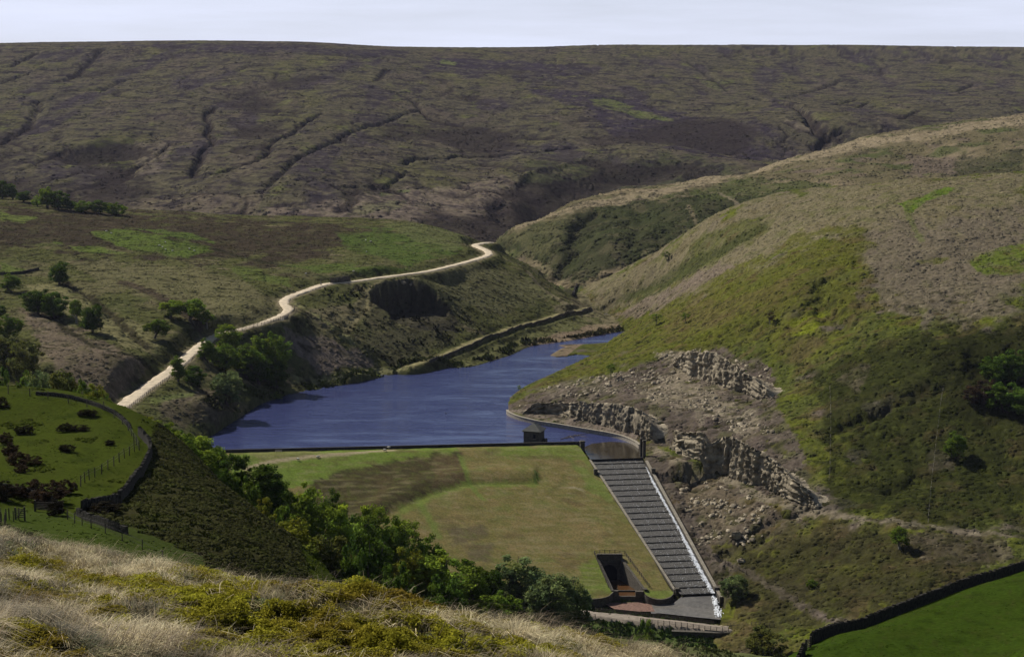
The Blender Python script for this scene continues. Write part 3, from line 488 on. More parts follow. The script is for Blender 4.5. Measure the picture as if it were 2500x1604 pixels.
stroke([(2250, 480), (2215, 510), (2250, 590)], (.11, .12, .04), 2.0, 'E', .7); stroke([(2050, 1130), (2120, 1165), (2180, 1190)], (.13, .13, .03), 1.0, 'E', .7); stroke([(1250, 1003), (1330, 1020), (1450, 1040), (1550, 1068)], (.2, .16, .125), 2.5, 'E', .8)
m = (OW['E'] | OW['V']) & (GX > chute_edges(GY)[1]) & (GX < chute_edges(GY)[1] + 7) & (GY < 606) & (GY > 510); tint((.1, .08, .065), np.full(m.sum(), .8, np.float32), m)
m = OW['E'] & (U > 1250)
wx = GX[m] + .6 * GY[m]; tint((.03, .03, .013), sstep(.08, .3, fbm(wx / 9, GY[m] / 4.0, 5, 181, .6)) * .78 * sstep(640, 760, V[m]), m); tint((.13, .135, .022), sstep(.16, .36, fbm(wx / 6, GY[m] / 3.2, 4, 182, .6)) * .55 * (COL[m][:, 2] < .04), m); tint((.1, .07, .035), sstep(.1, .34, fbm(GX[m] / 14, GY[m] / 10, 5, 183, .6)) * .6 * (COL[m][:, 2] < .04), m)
tint((.2, .165, .12), sstep(.2, .4, fbm(wx / 3, GY[m] / 2.2, 3, 184, .6)) * .35 * (COL[m][:, 2] > .05), m)
m = OW['D'] & (TD > 4); tint((.022, .022, .01), sstep(.08, .3, fbm((GX[m] - .5 * GY[m]) / 11, GY[m] / 5.5, 5, 185, .62)) * .75 * (1 - sstep(.09, .14, COL[m][:, 1] - COL[m][:, 0])), m)
m = OW['F']; tint((.035, .035, .02), sstep(.14, .38, fbm(GX[m] / 16, GY[m] / 14, 5, 186, .6)) * .6, m)
m = OW['G']; wz = GX[m] + 25 * fbm(GX[m] / 60, GY[m] / 60, 2, 190); tint((.026, .021, .026), sstep(.06, .26, fbm(wz / 42, GY[m] / 26, 5, 187, .66)) * .8, m); tint((.15, .13, .075), sstep(.08, .32, fbm(wz / 20, GY[m] / 17, 4, 188, .66)) * .5, m); tint((.03, .025, .03), sstep(.1, .28, fbm(wz / 15, GY[m] / 14, 3, 189, .6)) * .6, m)
paint([(1480, 748), (1540, 712), (1640, 662), (1760, 600), (1870, 545), (1880, 560), (1760, 622), (1650, 685), (1550, 735)], (.05, .056, .02), .8, 12, 'E', 178, mottle=.3); paint([(1980, 900), (2180, 830), (2560, 800), (2560, 1300), (2250, 1275), (2040, 1230)], (.026, .03, .009), .7, 30, 'E', 175, mottle=.5); paint([(1750, 1400), (2000, 1290), (2460, 1320), (2400, 1400), (2100, 1500), (1850, 1500)], (.032, .03, .013), .6, 24, 'E', 176, mottle=.5); paint([(2250, 820), (2560, 780), (2560, 1050), (2330, 1030)], (.018, .02, .007), .7, 26, 'E', 177, mottle=.25)  # later paints here dim the lower right slope in place of lens falloff
# slope under the pasture wall, valley floor
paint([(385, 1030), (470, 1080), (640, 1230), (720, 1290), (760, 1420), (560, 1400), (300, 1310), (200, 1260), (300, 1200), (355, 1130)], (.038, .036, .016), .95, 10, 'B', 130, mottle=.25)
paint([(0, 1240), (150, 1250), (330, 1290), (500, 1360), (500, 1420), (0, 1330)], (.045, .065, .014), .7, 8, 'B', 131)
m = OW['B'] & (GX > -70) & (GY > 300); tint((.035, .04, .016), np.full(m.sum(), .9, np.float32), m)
m = OW['A'] & (GY > 60); tint((.105, .12, .045), sstep(60, 75, GY[m]) * .8, m)
paint([(1400, 1500), (1800, 1535), (1790, 1600), (1400, 1540)], (.06, .09, .022), .7, 10, 'VB', 133)
BIL = [[(395, 1366), (520, 1388), (700, 1418), (850, 1440), (1000, 1463), (1100, 1488), (1230, 1508), (1230, 1530), (1100, 1530), (950, 1512), (800, 1482), (640, 1448), (480, 1412)],
       [(60, 1412), (200, 1422), (350, 1432), (480, 1462), (620, 1480), (740, 1502), (860, 1532), (960, 1562), (1100, 1582), (1150, 1640), (540, 1640), (380, 1565), (400, 1502), (260, 1474), (100, 1442)],
       [(1250, 1500), (1350, 1515), (1460, 1545), (1560, 1575), (1500, 1598), (1400, 1582), (1280, 1545)], [(0, 1560), (120, 1570), (200, 1640), (0, 1640)], [(0, 1370), (120, 1385), (180, 1410), (90, 1425), (0, 1410)], [(1130, 1560), (1300, 1590), (1420, 1640), (1150, 1640)], [(230, 1500), (330, 1520), (300, 1570), (200, 1560)], [(420, 1415), (620, 1452), (700, 1480), (560, 1468), (440, 1440)], [(900, 1520), (1100, 1540), (1230, 1560), (1100, 1572), (950, 1552)], [(0, 1445), (130, 1462), (260, 1500), (130, 1500), (0, 1480)]]
for i, pl in enumerate(BIL): paint(pl, (.085, .085, .012), .95, 9, 'A', 140 + i, wl=.8)
# blend the dark PEAT colour along the cracks and where the land was cut
m = OW['G'] & (CRK > .02); tint(PEAT, CRK[m] * .85, m)
cut = sstep(1.2, 3.6, Z0 - GZ); m = OW['G'] & (cut > 0); tint(PEAT, cut[m] * .85, m)

# ------------------------------------------------------------------ materials
MATS = {}
def mat(name, col, rough=.9, bump=0.0, bscale=1.0, var=.25, vscale=.6, spec=.12, attr=False, transl=0.0, var2=None, rand=0.0, metal=0.0):
    if name in MATS: return MATS[name]
    m = D.materials.new(name); m.use_nodes = True; t = m.node_tree; b = t.nodes['Principled BSDF']
    b.inputs['Roughness'].default_value = rough; b.inputs['Specular IOR Level'].default_value = spec; b.inputs['Metallic'].default_value = metal
    co = N(t, 'ShaderNodeTexCoord').outputs['Object']
    if attr:
        src = N(t, 'ShaderNodeAttribute', attribute_name='cover').outputs['Color']
    else:
        r = N(t, 'ShaderNodeRGB'); r.outputs[0].default_value = tuple(col) + (1,); src = r.outputs[0]
    n1 = N(t, 'ShaderNodeTexNoise'); n1.inputs['Scale'].default_value = vscale; n1.inputs['Detail'].default_value = 5; n1.inputs['Roughness'].default_value = .65
    LK(t, co, n1.inputs['Vector'])
    mr = N(t, 'ShaderNodeMapRange'); mr.inputs['From Min'].default_value = .3; mr.inputs['From Max'].default_value = .7; mr.inputs['To Min'].default_value = 1 - var; mr.inputs['To Max'].default_value = 1 + var
    LK(t, n1.outputs['Fac'], mr.inputs['Value']); v = mr.outputs[0]
    if rand:
        oi = N(t, 'ShaderNodeObjectInfo'); r2 = N(t, 'ShaderNodeMapRange'); r2.inputs['To Min'].default_value = 1 - rand; r2.inputs['To Max'].default_value = 1 + rand
        LK(t, oi.outputs['Random'], r2.inputs['Value']); q = N(t, 'ShaderNodeMath', operation='MULTIPLY'); LK(t, v, q.inputs[0]); LK(t, r2.outputs[0], q.inputs[1]); v = q.outputs[0]
    mul = N(t, 'ShaderNodeVectorMath', operation='SCALE'); LK(t, src, mul.inputs[0]); LK(t, v, mul.inputs['Scale'])
    LK(t, mul.outputs[0], b.inputs['Base Color'])
    if bump:
        n2 = N(t, 'ShaderNodeTexNoise'); n2.inputs['Scale'].default_value = bscale; n2.inputs['Detail'].default_value = 4; n2.inputs['Roughness'].default_value = .6
        bp = N(t, 'ShaderNodeBump'); bp.inputs['Strength'].default_value = 1; bp.inputs['Distance'].default_value = bump
        LK(t, co, n2.inputs['Vector']); LK(t, n2.outputs['Fac'], bp.inputs['Height']); LK(t, bp.outputs[0], b.inputs['Normal'])
    if transl:
        tr = N(t, 'ShaderNodeBsdfTranslucent'); s2 = N(t, 'ShaderNodeMixShader'); s2.inputs[0].default_value = transl
        LK(t, mul.outputs[0], tr.inputs[0]); LK(t, b.outputs[0], s2.inputs[1]); LK(t, tr.outputs[0], s2.inputs[2]); LK(t, s2.outputs[0], t.nodes['Material Output'].inputs['Surface'])
    MATS[name] = m; return m
M_far = mat('moor_ground', None, spec=0.0, attr=True, bump=1.3, bscale=.22, var=.45, vscale=.22)
M_mid = mat('hill_ground', None, spec=0.0, attr=True, bump=.55, bscale=.55, var=.38, vscale=.55)
M_near = mat('pasture_ground', None, spec=0.0, attr=True, bump=.12, bscale=2.2, var=.3, vscale=1.6)
M_fg = mat('tussock_ground', None, spec=0.0, attr=True, bump=.05, bscale=9, var=.4, vscale=6)

# ------------------------------------------------------------------ building helpers
def tag(o, label=None, cat=None, group=None, kind=None):
    if label: o['label'] = label
    if cat: o['category'] = cat
    if group: o['group'] = group
    if kind: o['kind'] = kind
    return o
def np_mesh(name, co, faces, m, parent=None, smooth=False, cover=None):
    """faces: int array n x 3 or n x 4"""
    me = D.meshes.new(name); co = np.asarray(co, np.float32); faces = np.asarray(faces, np.int32); k = faces.shape[1]
    me.vertices.add(len(co)); me.vertices.foreach_set('co', co.ravel()); me.loops.add(faces.size); me.loops.foreach_set('vertex_index', faces.ravel())
    me.polygons.add(len(faces)); me.polygons.foreach_set('loop_start', np.arange(0, faces.size, k, dtype=np.int32))
    if cover is not None:
        at = me.color_attributes.new('cover', 'FLOAT_COLOR', 'POINT'); at.data.foreach_set('color', np.hstack([cover, np.ones((len(cover), 1))]).astype(np.float32).ravel())
    me.update(calc_edges=True)
    if smooth: me.polygons.foreach_set('use_smooth', np.ones(len(faces), bool))
    o = D.objects.new(name, me); C.objects.link(o)
    for q in (m if isinstance(m, (list, tuple)) else [m]): me.materials.append(q)
    if parent: o.parent = parent
    return o
NAMES = {'A': ('foreground_hillside', M_fg), 'B': ('pasture_hill', M_near), 'H': ('green_field', M_near), 'D': ('reservoir_bank', M_mid), 'E': ('quarry_hillside', M_mid), 'F': ('valley_spur', M_mid), 'G': ('moor', M_far), 'V': ('valley_floor', M_mid)}
idx = np.arange(NR * NC).reshape(NR, NC)
quads = np.stack([idx[:-1, :-1], idx[:-1, 1:], idx[1:, 1:], idx[1:, :-1]], -1).reshape(-1, 4)
fown = OWN[:-1, :-1].reshape(-1)
allco = np.stack([GX, GY, GZ], -1).reshape(-1, 3); allcol = COL.reshape(-1, 3)
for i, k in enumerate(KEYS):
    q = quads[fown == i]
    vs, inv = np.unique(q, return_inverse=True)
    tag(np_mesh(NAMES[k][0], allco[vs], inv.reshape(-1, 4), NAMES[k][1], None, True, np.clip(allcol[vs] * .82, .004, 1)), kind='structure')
# ------------------------------------------------------------------ water
def water_mat(name, col, rough=.08, wave=1.1, sc_=(.11, .33, 1)):
    m = D.materials.new(name); m.use_nodes = True; t = m.node_tree; b = t.nodes['Principled BSDF']
    b.inputs['Base Color'].default_value = col + (1,); b.inputs['Roughness'].default_value = rough; b.inputs['IOR'].default_value = 1.33; b.inputs['Specular IOR Level'].default_value = .5
    co = N(t, 'ShaderNodeTexCoord').outputs['Object']; mp = N(t, 'ShaderNodeMapping'); mp.inputs['Scale'].default_value = sc_; mp.inputs['Rotation'].default_value = (0, 0, rad(12)); LK(t, co, mp.inputs['Vector'])
    n1 = N(t, 'ShaderNodeTexNoise'); n1.inputs['Scale'].default_value = 1; n1.inputs['Detail'].default_value = 4; n1.inputs['Roughness'].default_value = .62; LK(t, mp.outputs[0], n1.inputs['Vector'])
    n2 = N(t, 'ShaderNodeTexNoise'); n2.inputs['Scale'].default_value = .2; n2.inputs['Detail'].default_value = 3; n2.inputs['Distortion'].default_value = 1.2; LK(t, mp.outputs[0], n2.inputs['Vector'])
    r = N(t, 'ShaderNodeMapRange'); r.inputs['From Min'].default_value = .36; r.inputs['From Max'].default_value = .62; r.inputs['To Min'].default_value = wave * .12; r.inputs['To Max'].default_value = wave; LK(t, n2.outputs['Fac'], r.inputs['Value'])
    bp = N(t, 'ShaderNodeBump'); bp.inputs['Strength'].default_value = 1; LK(t, n1.outputs['Fac'], bp.inputs['Height']); LK(t, r.outputs[0], bp.inputs['Distance']); LK(t, bp.outputs[0], b.inputs['Normal'])
    return m
M_water = water_mat('reservoir_water', (.036, .044, .118))
wp = [(-150, CREST0[1] + 1.2, 0), (CREST1[0] + 1.5, CREST1[1] + 1.2, 0), (SL0[0], SL0[1] + .3, 0), (SR0[0] + .5, SR0[1] + .3, 0), (75, 640, 0), (230, 1060, 0), (-60, 1060, 0), (-170, 800, 0)]
me = D.meshes.new('water'); me.from_pydata(wp, [], [tuple(range(len(wp)))]); o = D.objects.new('reservoir_water', me); C.objects.link(o); me.materials.append(M_water); tag(o, kind='structure')

M_basin = water_mat('basin_shallows', (.035, .028, .018), .06, .06, (1, 1, 1))
bp0 = [PZ(u, v, .03) for u, v in ((1424, 1092), (1445, 1083), (1490, 1078), (1530, 1080), (1556, 1088), (1566, 1103), (1566, 1117.5), (1441.6, 1121.5), (1432, 1108))]
me = D.meshes.new('spillway_basin'); me.from_pydata(bp0, [], [tuple(range(len(bp0)))]); o = D.objects.new('spillway_basin_water', me); C.objects.link(o); me.materials.append(M_basin); tag(o, kind='structure')
# ------------------------------------------------------------------ mesh builder for built things
class MB:
    def __init__(s): s.v = []; s.f = []
    def add(s, vs, fs):
        n = len(s.v); s.v += [tuple(map(float, p)) for p in vs]; s.f += [tuple(i + n for i in f) for f in fs]; return s
    def box(s, c, d, rz=0, top=1.0, tilt=(0, 0), jit=0):
        hx, hy, hz = d[0] / 2, d[1] / 2, d[2] / 2; cs, sn = math.cos(rz), math.sin(rz); vs = []
        for z in (-1, 1):
            k = top if z > 0 else 1
            for x, y in ((-1, -1), (1, -1), (1, 1), (-1, 1)):
                X, Y, Z = x * hx * k, y * hy * k, z * hz + tilt[0] * x * hx + tilt[1] * y * hy
                if jit: X += random.uniform(-jit, jit); Y += random.uniform(-jit, jit); Z += random.uniform(-jit, jit)
                vs.append((c[0] + X * cs - Y * sn, c[1] + X * sn + Y * cs, c[2] + Z))
        return s.add(vs, [(0, 3, 2, 1), (4, 5, 6, 7), (0, 1, 5, 4), (1, 2, 6, 5), (2, 3, 7, 6), (3, 0, 4, 7)])
    def beam(s, a, b, wd, ht):
        a = Vector(a); b = Vector(b); d = (b - a).normalized(); up = Vector((0, 0, 1)) if abs(d.z) < .9 else Vector((0, 1, 0))
        r = d.cross(up).normalized() * wd / 2; u = r.cross(d).normalized() * ht / 2
        vs = [p + i * r + j * u for p in (a, b) for i, j in ((-1, -1), (1, -1), (1, 1), (-1, 1))]
        return s.add(vs, [(0, 1, 2, 3), (7, 6, 5, 4), (0, 4, 5, 1), (1, 5, 6, 2), (2, 6, 7, 3), (3, 7, 4, 0)])
    def tube(s, pts, rs, n=7, caps=True):
        P = [Vector(p) for p in pts]; rings = []
        for i, p in enumerate(P):
            d = (P[min(i + 1, len(P) - 1)] - P[max(i - 1, 0)]).normalized(); a = d.orthogonal().normalized() if abs(d.z) < .95 else Vector((1, 0, 0)); a = (a - d * a.dot(d)).normalized(); b = d.cross(a)
            rings.append([p + (a * math.cos(2 * math.pi * k / n) + b * math.sin(2 * math.pi * k / n)) * rs[i] for k in range(n)])
        vs = [q for r in rings for q in r]; fs = []
        for i in range(len(P) - 1):
            for k in range(n): fs.append((i * n + k, i * n + (k + 1) % n, (i + 1) * n + (k + 1) % n, (i + 1) * n + k))
        if caps: fs += [tuple(range(n - 1, -1, -1)), tuple(range((len(P) - 1) * n, len(P) * n))]
        return s.add(vs, fs)
    def ball(s, c, r, nu=8, nv=6, rz=0):
        vs = []; fs = []; cs, sn = math.cos(rz), math.sin(rz)
        for j in range(nv + 1):
            th = math.pi * j / nv
            for i in range(nu):
                a = 2 * math.pi * i / nu; x, y, z = math.sin(th) * math.cos(a) * r[0], math.sin(th) * math.sin(a) * r[1], math.cos(th) * r[2]
                vs.append((c[0] + x * cs - y * sn, c[1] + x * sn + y * cs, c[2] + z))
        for j in range(nv):
            for i in range(nu): fs.append((j * nu + i, (j + 1) * nu + i, (j + 1) * nu + (i + 1) % nu, j * nu + (i + 1) % nu))
        return s.add(vs, fs)
    def build(s, name, m, parent=None, smooth=False):
        me = D.meshes.new(name); me.from_pydata(s.v, [], s.f); me.materials.append(m); me.validate()
        if smooth: me.shade_smooth()
        o = D.objects.new(name, me); C.objects.link(o)
        if parent: o.parent = parent
        return o
def empty(name, loc=(0, 0, 0), rz=0):
    o = D.objects.new(name, None); C.objects.link(o); o.location = loc; o.rotation_euler = (0, 0, rz); o.empty_display_size = .5; return o
def H1(x, y): return float(height(x, y)[0])
def copy_tree(o, parent=None):
    c = o.copy(); C.objects.link(c); c.parent = parent
    for ch in list(o.children): copy_tree(ch, c)
    return c
random.seed(7); rng = np.random.default_rng(7)
M_stone = mat('dark_stone', (.085, .075, .06), .9, .08, 2.5, .5, 1.6)
M_cope = mat('pale_coping', (.26, .228, .175), .85, .04, 3, .35, 1.2)
M_wallst = mat('dry_stone', (.042, .038, .031), .95, .1, 4, .6, 2.2)
M_wood = mat('weathered_wood', (.08, .068, .055), .9, .01, 9, .4, 5)
M_paleno = mat('pale_wood', (.34, .30, .25), .9, 0, 1, .3, 5)
M_track = mat('sandy_track', (.5, .415, .295), .95, .12, 1.6, .34, .45)
M_road = mat('gravel_path', (.24, .2, .155), .95, .05, 2, .3, .8)
M_slate = mat('slate_roof', (.085, .085, .074), .85, .05, 5, .35, 2)
M_hut = mat('hut_stone', (.1, .088, .066), .9, .06, 3, .4, 1.6)
M_black = mat('dark_opening', (.012, .012, .014), .8, 0, 1, .2, 1)
M_wire = mat('fence_wire', (.1, .095, .09), .5, 0, 1, .1, 1)
# ------------------------------------------------------------------ track
def ribbon(name, line, half, lift, m, skirt=1.2, z=None):
    L = np.array(line); T = np.gradient(L[:, :2], axis=0); T /= np.linalg.norm(T, axis=1)[:, None] + 1e-9; Nn = np.stack([-T[:, 1], T[:, 0]], 1)
    hw = half if np.ndim(half) else np.full(len(L), half)
    offs = (-1.35, -1, -.5, 0, .5, 1, 1.35); zs = (-skirt, 0, .05, .0, .05, 0, -skirt); co = []
    for i in range(len(L)):
        for o_, z_ in zip(offs, zs):
            p = L[i, :2] + Nn[i] * o_ * hw[i] * (1 + .2 * random.uniform(-1, 1)); co.append((p[0], p[1], L[i, 2] + lift + z_))
    n = len(offs); f = [(i * n + j, i * n + j + 1, (i + 1) * n + j + 1, (i + 1) * n + j) for i in range(len(L) - 1) for j in range(n - 1)]
    return np_mesh(name, co, np.array(f), m, None, True)
half = np.interp(np.arange(len(TC)), [0, 40, 90, 130, 150, 260], [3.4, 2.6, 2.1, 2.4, 1.9, 2.3])
tag(ribbon('gravel_track', TC, half, .12, M_track), kind='structure')
# ------------------------------------------------------------------ dam embankment
def dam_hit(u, v):
    x, y, z = ray(u, v); lo, hi = 450., 640.
    for Y in np.arange(470, 620, .25):
        if EYE + z / y * Y <= float(dam_z(np.float64(x / y * Y), np.float64(Y))): return np.array((x / y * Y, Y, EYE + z / y * Y))
OL0, OR0, OL1, OR1 = dam_hit(1462, 1366), dam_hit(1514, 1364), dam_hit(1498, 1443), dam_hit(1571, 1440)
crest_y = lambda x: CREST0[1] + (x - CREST0[0]) / (CREST1[0] - CREST0[0]) * (CREST1[1] - CREST0[1])
def chute_l(Y): return float(chute_edges(np.float64(Y))[0]) - .9
OYB = float(OL0[1])
def grid_patch(fl, fr, yt, yb, ns, nr):
    """fl, fr: left and right x at a given Y; yt, yb: top and bottom Y at a given x"""
    co = []
    for j in range(nr + 1):
        t = j / nr
        for i in range(ns + 1):
            s_ = i / ns; Y = yt + (yb - yt) * t if np.isscalar(yt) else None
            x = fl(Y) + (fr(Y) - fl(Y)) * s_ if Y is not None else None
            co.append([x, Y, 0])
    f = [(j * (ns + 1) + i, (j + 1) * (ns + 1) + i, (j + 1) * (ns + 1) + i + 1, j * (ns + 1) + i + 1) for j in range(nr) for i in range(ns)]
    return np.array(co, float), f
CO = []; FA = []
def put(co, f):
    n = sum(len(c) for c in CO); CO.append(co); FA.extend([tuple(i + n for i in q) for q in f])
lx = lambda Y: -128.0
a, f = grid_patch(lx, chute_l, 612., OYB, 150, 62)
# top rows follow the crest line
for p in a: p[1] = p[1] - max(0, (p[1] - OYB) / (612. - OYB)) * (612. - (crest_y(p[0]) + .4))
for p in a: p[0] = min(p[0], chute_l(p[1]))
put(a, f)
kL = lambda Y: OL0[0] + (OL1[0] - OL0[0]) * (OYB - Y) / (OYB - OL1[1]); kR = lambda Y: OR0[0] + (OR1[0] - OR0[0]) * (OYB - Y) / (OYB - OR1[1])
def bulge(x, x0, x1, dep):
    t = np.clip((x - x0) / (x1 - x0), 0, 1); return dep * np.sqrt(np.maximum(0, 1 - (2 * t - 1) ** 2))
LBX0 = OL1[0] - 15.0
a, f = grid_patch(lx, kL, OYB, TOE_Y, 110, 26)
for p in a: p[1] -= (OYB - p[1]) / (OYB - TOE_Y) * float(bulge(p[0], LBX0, OL1[0], 4.5) if p[0] > LBX0 else 0)
put(a, f); nb = len(a); edgeL = a[-111:].copy()
xr1 = chute_l(TOE_Y)
a, f = grid_patch(kR, chute_l, OYB, TOE_Y, 30, 26)
for p in a: p[1] -= (OYB - p[1]) / (OYB - TOE_Y) * float(bulge(p[0], OR1[0], xr1, 4.8))
put(a, f); edgeR = a[-31:].copy()
co = np.vstack(CO); co[:, 2] = dam_z(co[:, 0], co[:, 1])
# a berm: the upper left bank stands a little steeper above the lower face
berm = smooth_line([dam_hit(u, v)[:2] for u, v in ((900, 1290), (960, 1245), (1040, 1208), (1100, 1190), (1150, 1180), (1250, 1178), (1312, 1177))], 6)
bd, _ = dist_poly(co[:, 0], co[:, 1], berm)
above = (co[:, 1] > np.interp(co[:, 0], berm[:, 0], berm[:, 1])) & (co[:, 0] < berm[-1, 0])
co[:, 2] += np.where(above, 1.3 * np.exp(-((bd - 6) / 5) ** 2), 0) - np.where(~above, .35 * np.exp(-(bd / 3) ** 2), 0)
co[:, 2] += .28 * fbm(co[:, 0] / 9, co[:, 1] / 9, 3, 401) * sstep(0, 6, np.abs(co[:, 1] - TOE_Y)) + .07 * fbm(co[:, 0] / 1.8, co[:, 1] / 1.8, 2, 402)
edgeL[:, 2] = dam_z(edgeL[:, 0], edgeL[:, 1]); edgeR[:, 2] = dam_z(edgeR[:, 0], edgeR[:, 1])
keep = (GX, GY, COL, U, V, OW)
GX, GY = co[:, 0].copy(), co[:, 1].copy(); COL = np.zeros((len(co), 3), np.float32); U, V = project(GX, GY, co[:, 2]); allm = np.ones(len(co), bool); OW = {'X': allm}
COL[:] = (.128, .108, .04)
tint((.15, .115, .05), sstep(-.1, .3, n_big(allm, 12, 411)) * .7, allm); tint((.105, .115, .035), sstep(0, .35, n_big(allm, 7, 412)) * .6, allm); tint((.2, .165, .1), sstep(.2, .45, n_big(allm, 1.6, 413)) * .45, allm)
for i, (pl, c, a_, fe) in enumerate((
    ([(560, 1095), (1120, 1090), (1120, 1110), (950, 1130), (820, 1160), (740, 1190), (560, 1200)], (.1, .145, .025), .9, 4), ([(600, 1098), (800, 1092), (780, 1108), (640, 1130)], (.15, .13, .06), .6, 5),
    ([(770, 1172), (860, 1145), (960, 1125), (1060, 1108), (1125, 1108), (1140, 1180), (1060, 1195), (980, 1225), (930, 1260), (840, 1290), (740, 1240)], (.034, .029, .016), .88, 9), ([(1060, 1112), (1125, 1110), (1140, 1178), (1060, 1190)], (.09, .065, .035), .6, 8),
    ([(1130, 1176), (1310, 1172), (1315, 1186), (1140, 1190), (1060, 1215), (980, 1260), (950, 1290), (975, 1240), (1060, 1196)], (.11, .145, .03), .8, 4), ([(1150, 1095), (1430, 1084), (1440, 1130), (1400, 1120), (1250, 1118)], (.1, .14, .025), .75, 7), ([(1400, 1130), (1480, 1180), (1500, 1230), (1440, 1200)], (.1, .14, .03), .7, 8),
    ([(1100, 1290), (1190, 1280), (1200, 1310), (1110, 1330)], (.075, .06, .04), .7, 6), ([(1140, 1330), (1210, 1320), (1190, 1370), (1150, 1370)], (.075, .06, .04), .7, 6), ([(1410, 1380), (1460, 1360), (1510, 1450), (1420, 1460)], (.1, .14, .025), .75, 6), ([(1570, 1440), (1650, 1440), (1640, 1460), (1575, 1460)], (.11, .15, .03), .8, 3),
    ([(1270, 1250), (1420, 1250), (1500, 1320), (1400, 1350), (1200, 1330)], (.16, .12, .055), .5, 20))):
    paint(pl, c, a_, fe, None, 420 + i, wl=6, mottle=.15)
tint((.085, .08, .026), sstep(.05, .3, fbm(GX / 22, GY / 1.1, 4, 414)) * .45, allm); tint((.19, .165, .085), sstep(.08, .32, fbm(GX / 16, GY / .9, 4, 415)) * .35, allm); tint((.07, .085, .02), sstep(.1, .3, fbm(GX / 2.4, GY / 2, 3, 416)) * .4, allm); tint((.075, .055, .028), sstep(.2, .4, fbm(GX / 14, GY / 9, 4, 417)) * .5, allm)
def dam_stroke(pl, c, wd, a_=1):
    P = smooth_line([dam_hit(u, v)[:2] for u, v in pl], 5); d, _ = dist_poly(GX, GY, P); tint(c, (1 - sstep(wd * .5, wd, d)) * a_, allm)
dam_stroke([(600, 1145), (660, 1128), (740, 1117), (840, 1108), (960, 1099)], (.24, .2, .12), 1.6); dam_stroke([(1122, 1112), (1135, 1150), (1145, 1180), (1180, 1220)], (.1, .14, .03), 1.2, .7); dam_stroke([(1025, 1230), (1050, 1270), (1070, 1310)], (.1, .14, .03), 1.6, .6)
dam_stroke([(1310, 1155), (1309, 1178)], (.06, .09, .02), .9); dam_stroke([(1340, 1200), (1365, 1185), (1380, 1160)], (.07, .07, .025), .7, .7); dam_stroke([(1360, 1189), (1400, 1190), (1425, 1198)], (.26, .22, .15), .6, .6)
M_dam = mat('dam_grass', None, spec=0.0, attr=True, bump=.16, bscale=1.6, var=.28, vscale=1.3)
DAM = empty('dam', (0, 560, -25)); tag(DAM, 'broad grassy dam embankment holding back the reservoir beside the stepped spillway', 'dam')
EW = Matrix.Translation((0, -560, 25))
def under(o, root):  # world coordinates stay
    o.parent = root; o.matrix_parent_inverse = root.matrix_basis.inverted(); return o
bpy.context.view_layer.update()
under(np_mesh('grass_face', co, np.array(FA), M_dam, None, True, COL * 1.12), DAM)
GX, GY, COL, U, V, OW = keep
def skirt(name, edge, dz, m, root, lip=True):
    mb = MB(); e = np.array(edge)
    for i in range(len(e) - 1):
        a_, b_ = e[i], e[i + 1]; mb.add([(a_[0], a_[1] - .05, a_[2] - .12), (b_[0], b_[1] - .05, b_[2] - .12), (b_[0], b_[1] + .25, b_[2] - dz), (a_[0], a_[1] + .25, a_[2] - dz)], [(3, 2, 1, 0)])
        mb.add([(a_[0], a_[1] - .3, a_[2] + .06), (b_[0], b_[1] - .3, b_[2] + .06), (b_[0], b_[1] + .35, b_[2] + .08), (a_[0], a_[1] + .35, a_[2] + .08), (a_[0], a_[1] - .3, a_[2] - .2), (b_[0], b_[1] - .3, b_[2] - .2)], [(0, 1, 2, 3), (4, 5, 1, 0)])
    return under(mb.build(name, m), root)
skirt('toe_wall', edgeL, 5.5, M_stone, DAM); skirt('toe_wall', edgeR, 5.5, M_stone, DAM)
# parapet wall along the crest
mb = MB(); n = 120
for i in range(n):
    x0 = -122 + (CREST1[0] + 1 + 122) * i / n; x1 = -122 + (CREST1[0] + 1 + 122) * (i + 1) / n; xm = (x0 + x1) / 2; rz = math.atan2(CREST1[1] - CREST0[1], CREST1[0] - CREST0[0])
    mb.box((xm, crest_y(xm) + .75, 2.15), ((x1 - x0) - .01, .55, 2.3), rz); mb.box((xm, crest_y(xm) + .75, 3.38), ((x1 - x0) - .015, .75, .16), rz)
tag(mb.build('parapet_wall', mat('shade_dark_stone', (.04, .036, .03), .95, .05, 2, .4, 1.5)), 'long low dark stone parapet wall along the dam crest', 'wall')  # stone coloured darker to carry the shade on its near face
# ------------------------------------------------------------------ outlet basin in the dam face
OUT = empty('outlet_basin', (OL0[0], OYB, -27)); tag(OUT, 'walled outlet basin cut into the dam face, black portal over brown water', 'outlet')
bpy.context.view_layer.update()
def side_wall(e0, e1, dx):
    mb = MB(); k = 10
    P = [e0 + (e1 - e0) * i / k for i in range(k + 1)]
    for p, q in zip(P[:-1], P[1:]):
        for c_, hz_, w0, w1 in ((-.05, 0.1, 0, dx), (.0, .28, -dx * .15, dx * 1.15)):
            zt0, zt1 = p[2] + hz_, q[2] + hz_; zb0, zb1 = (-29.6, -29.6) if c_ < 0 else (zt0 - .25, zt1 - .25)
            mb.add([(p[0] + w0, p[1], zb0), (p[0] + w1, p[1], zb0), (p[0] + w1, p[1], zt0), (p[0] + w0, p[1], zt0), (q[0] + w0, q[1], zb1), (q[0] + w1, q[1], zb1), (q[0] + w1, q[1], zt1), (q[0] + w0, q[1], zt1)],
                   [(0, 1, 2, 3), (7, 6, 5, 4), (3, 2, 6, 7), (1, 5, 6, 2), (0, 3, 7, 4)])
    return mb
under(side_wall(OL0, OL1, -.7).build('side_wall', M_stone), OUT); under(side_wall(OR0, OR1, .7).build('side_wall', M_stone), OUT)
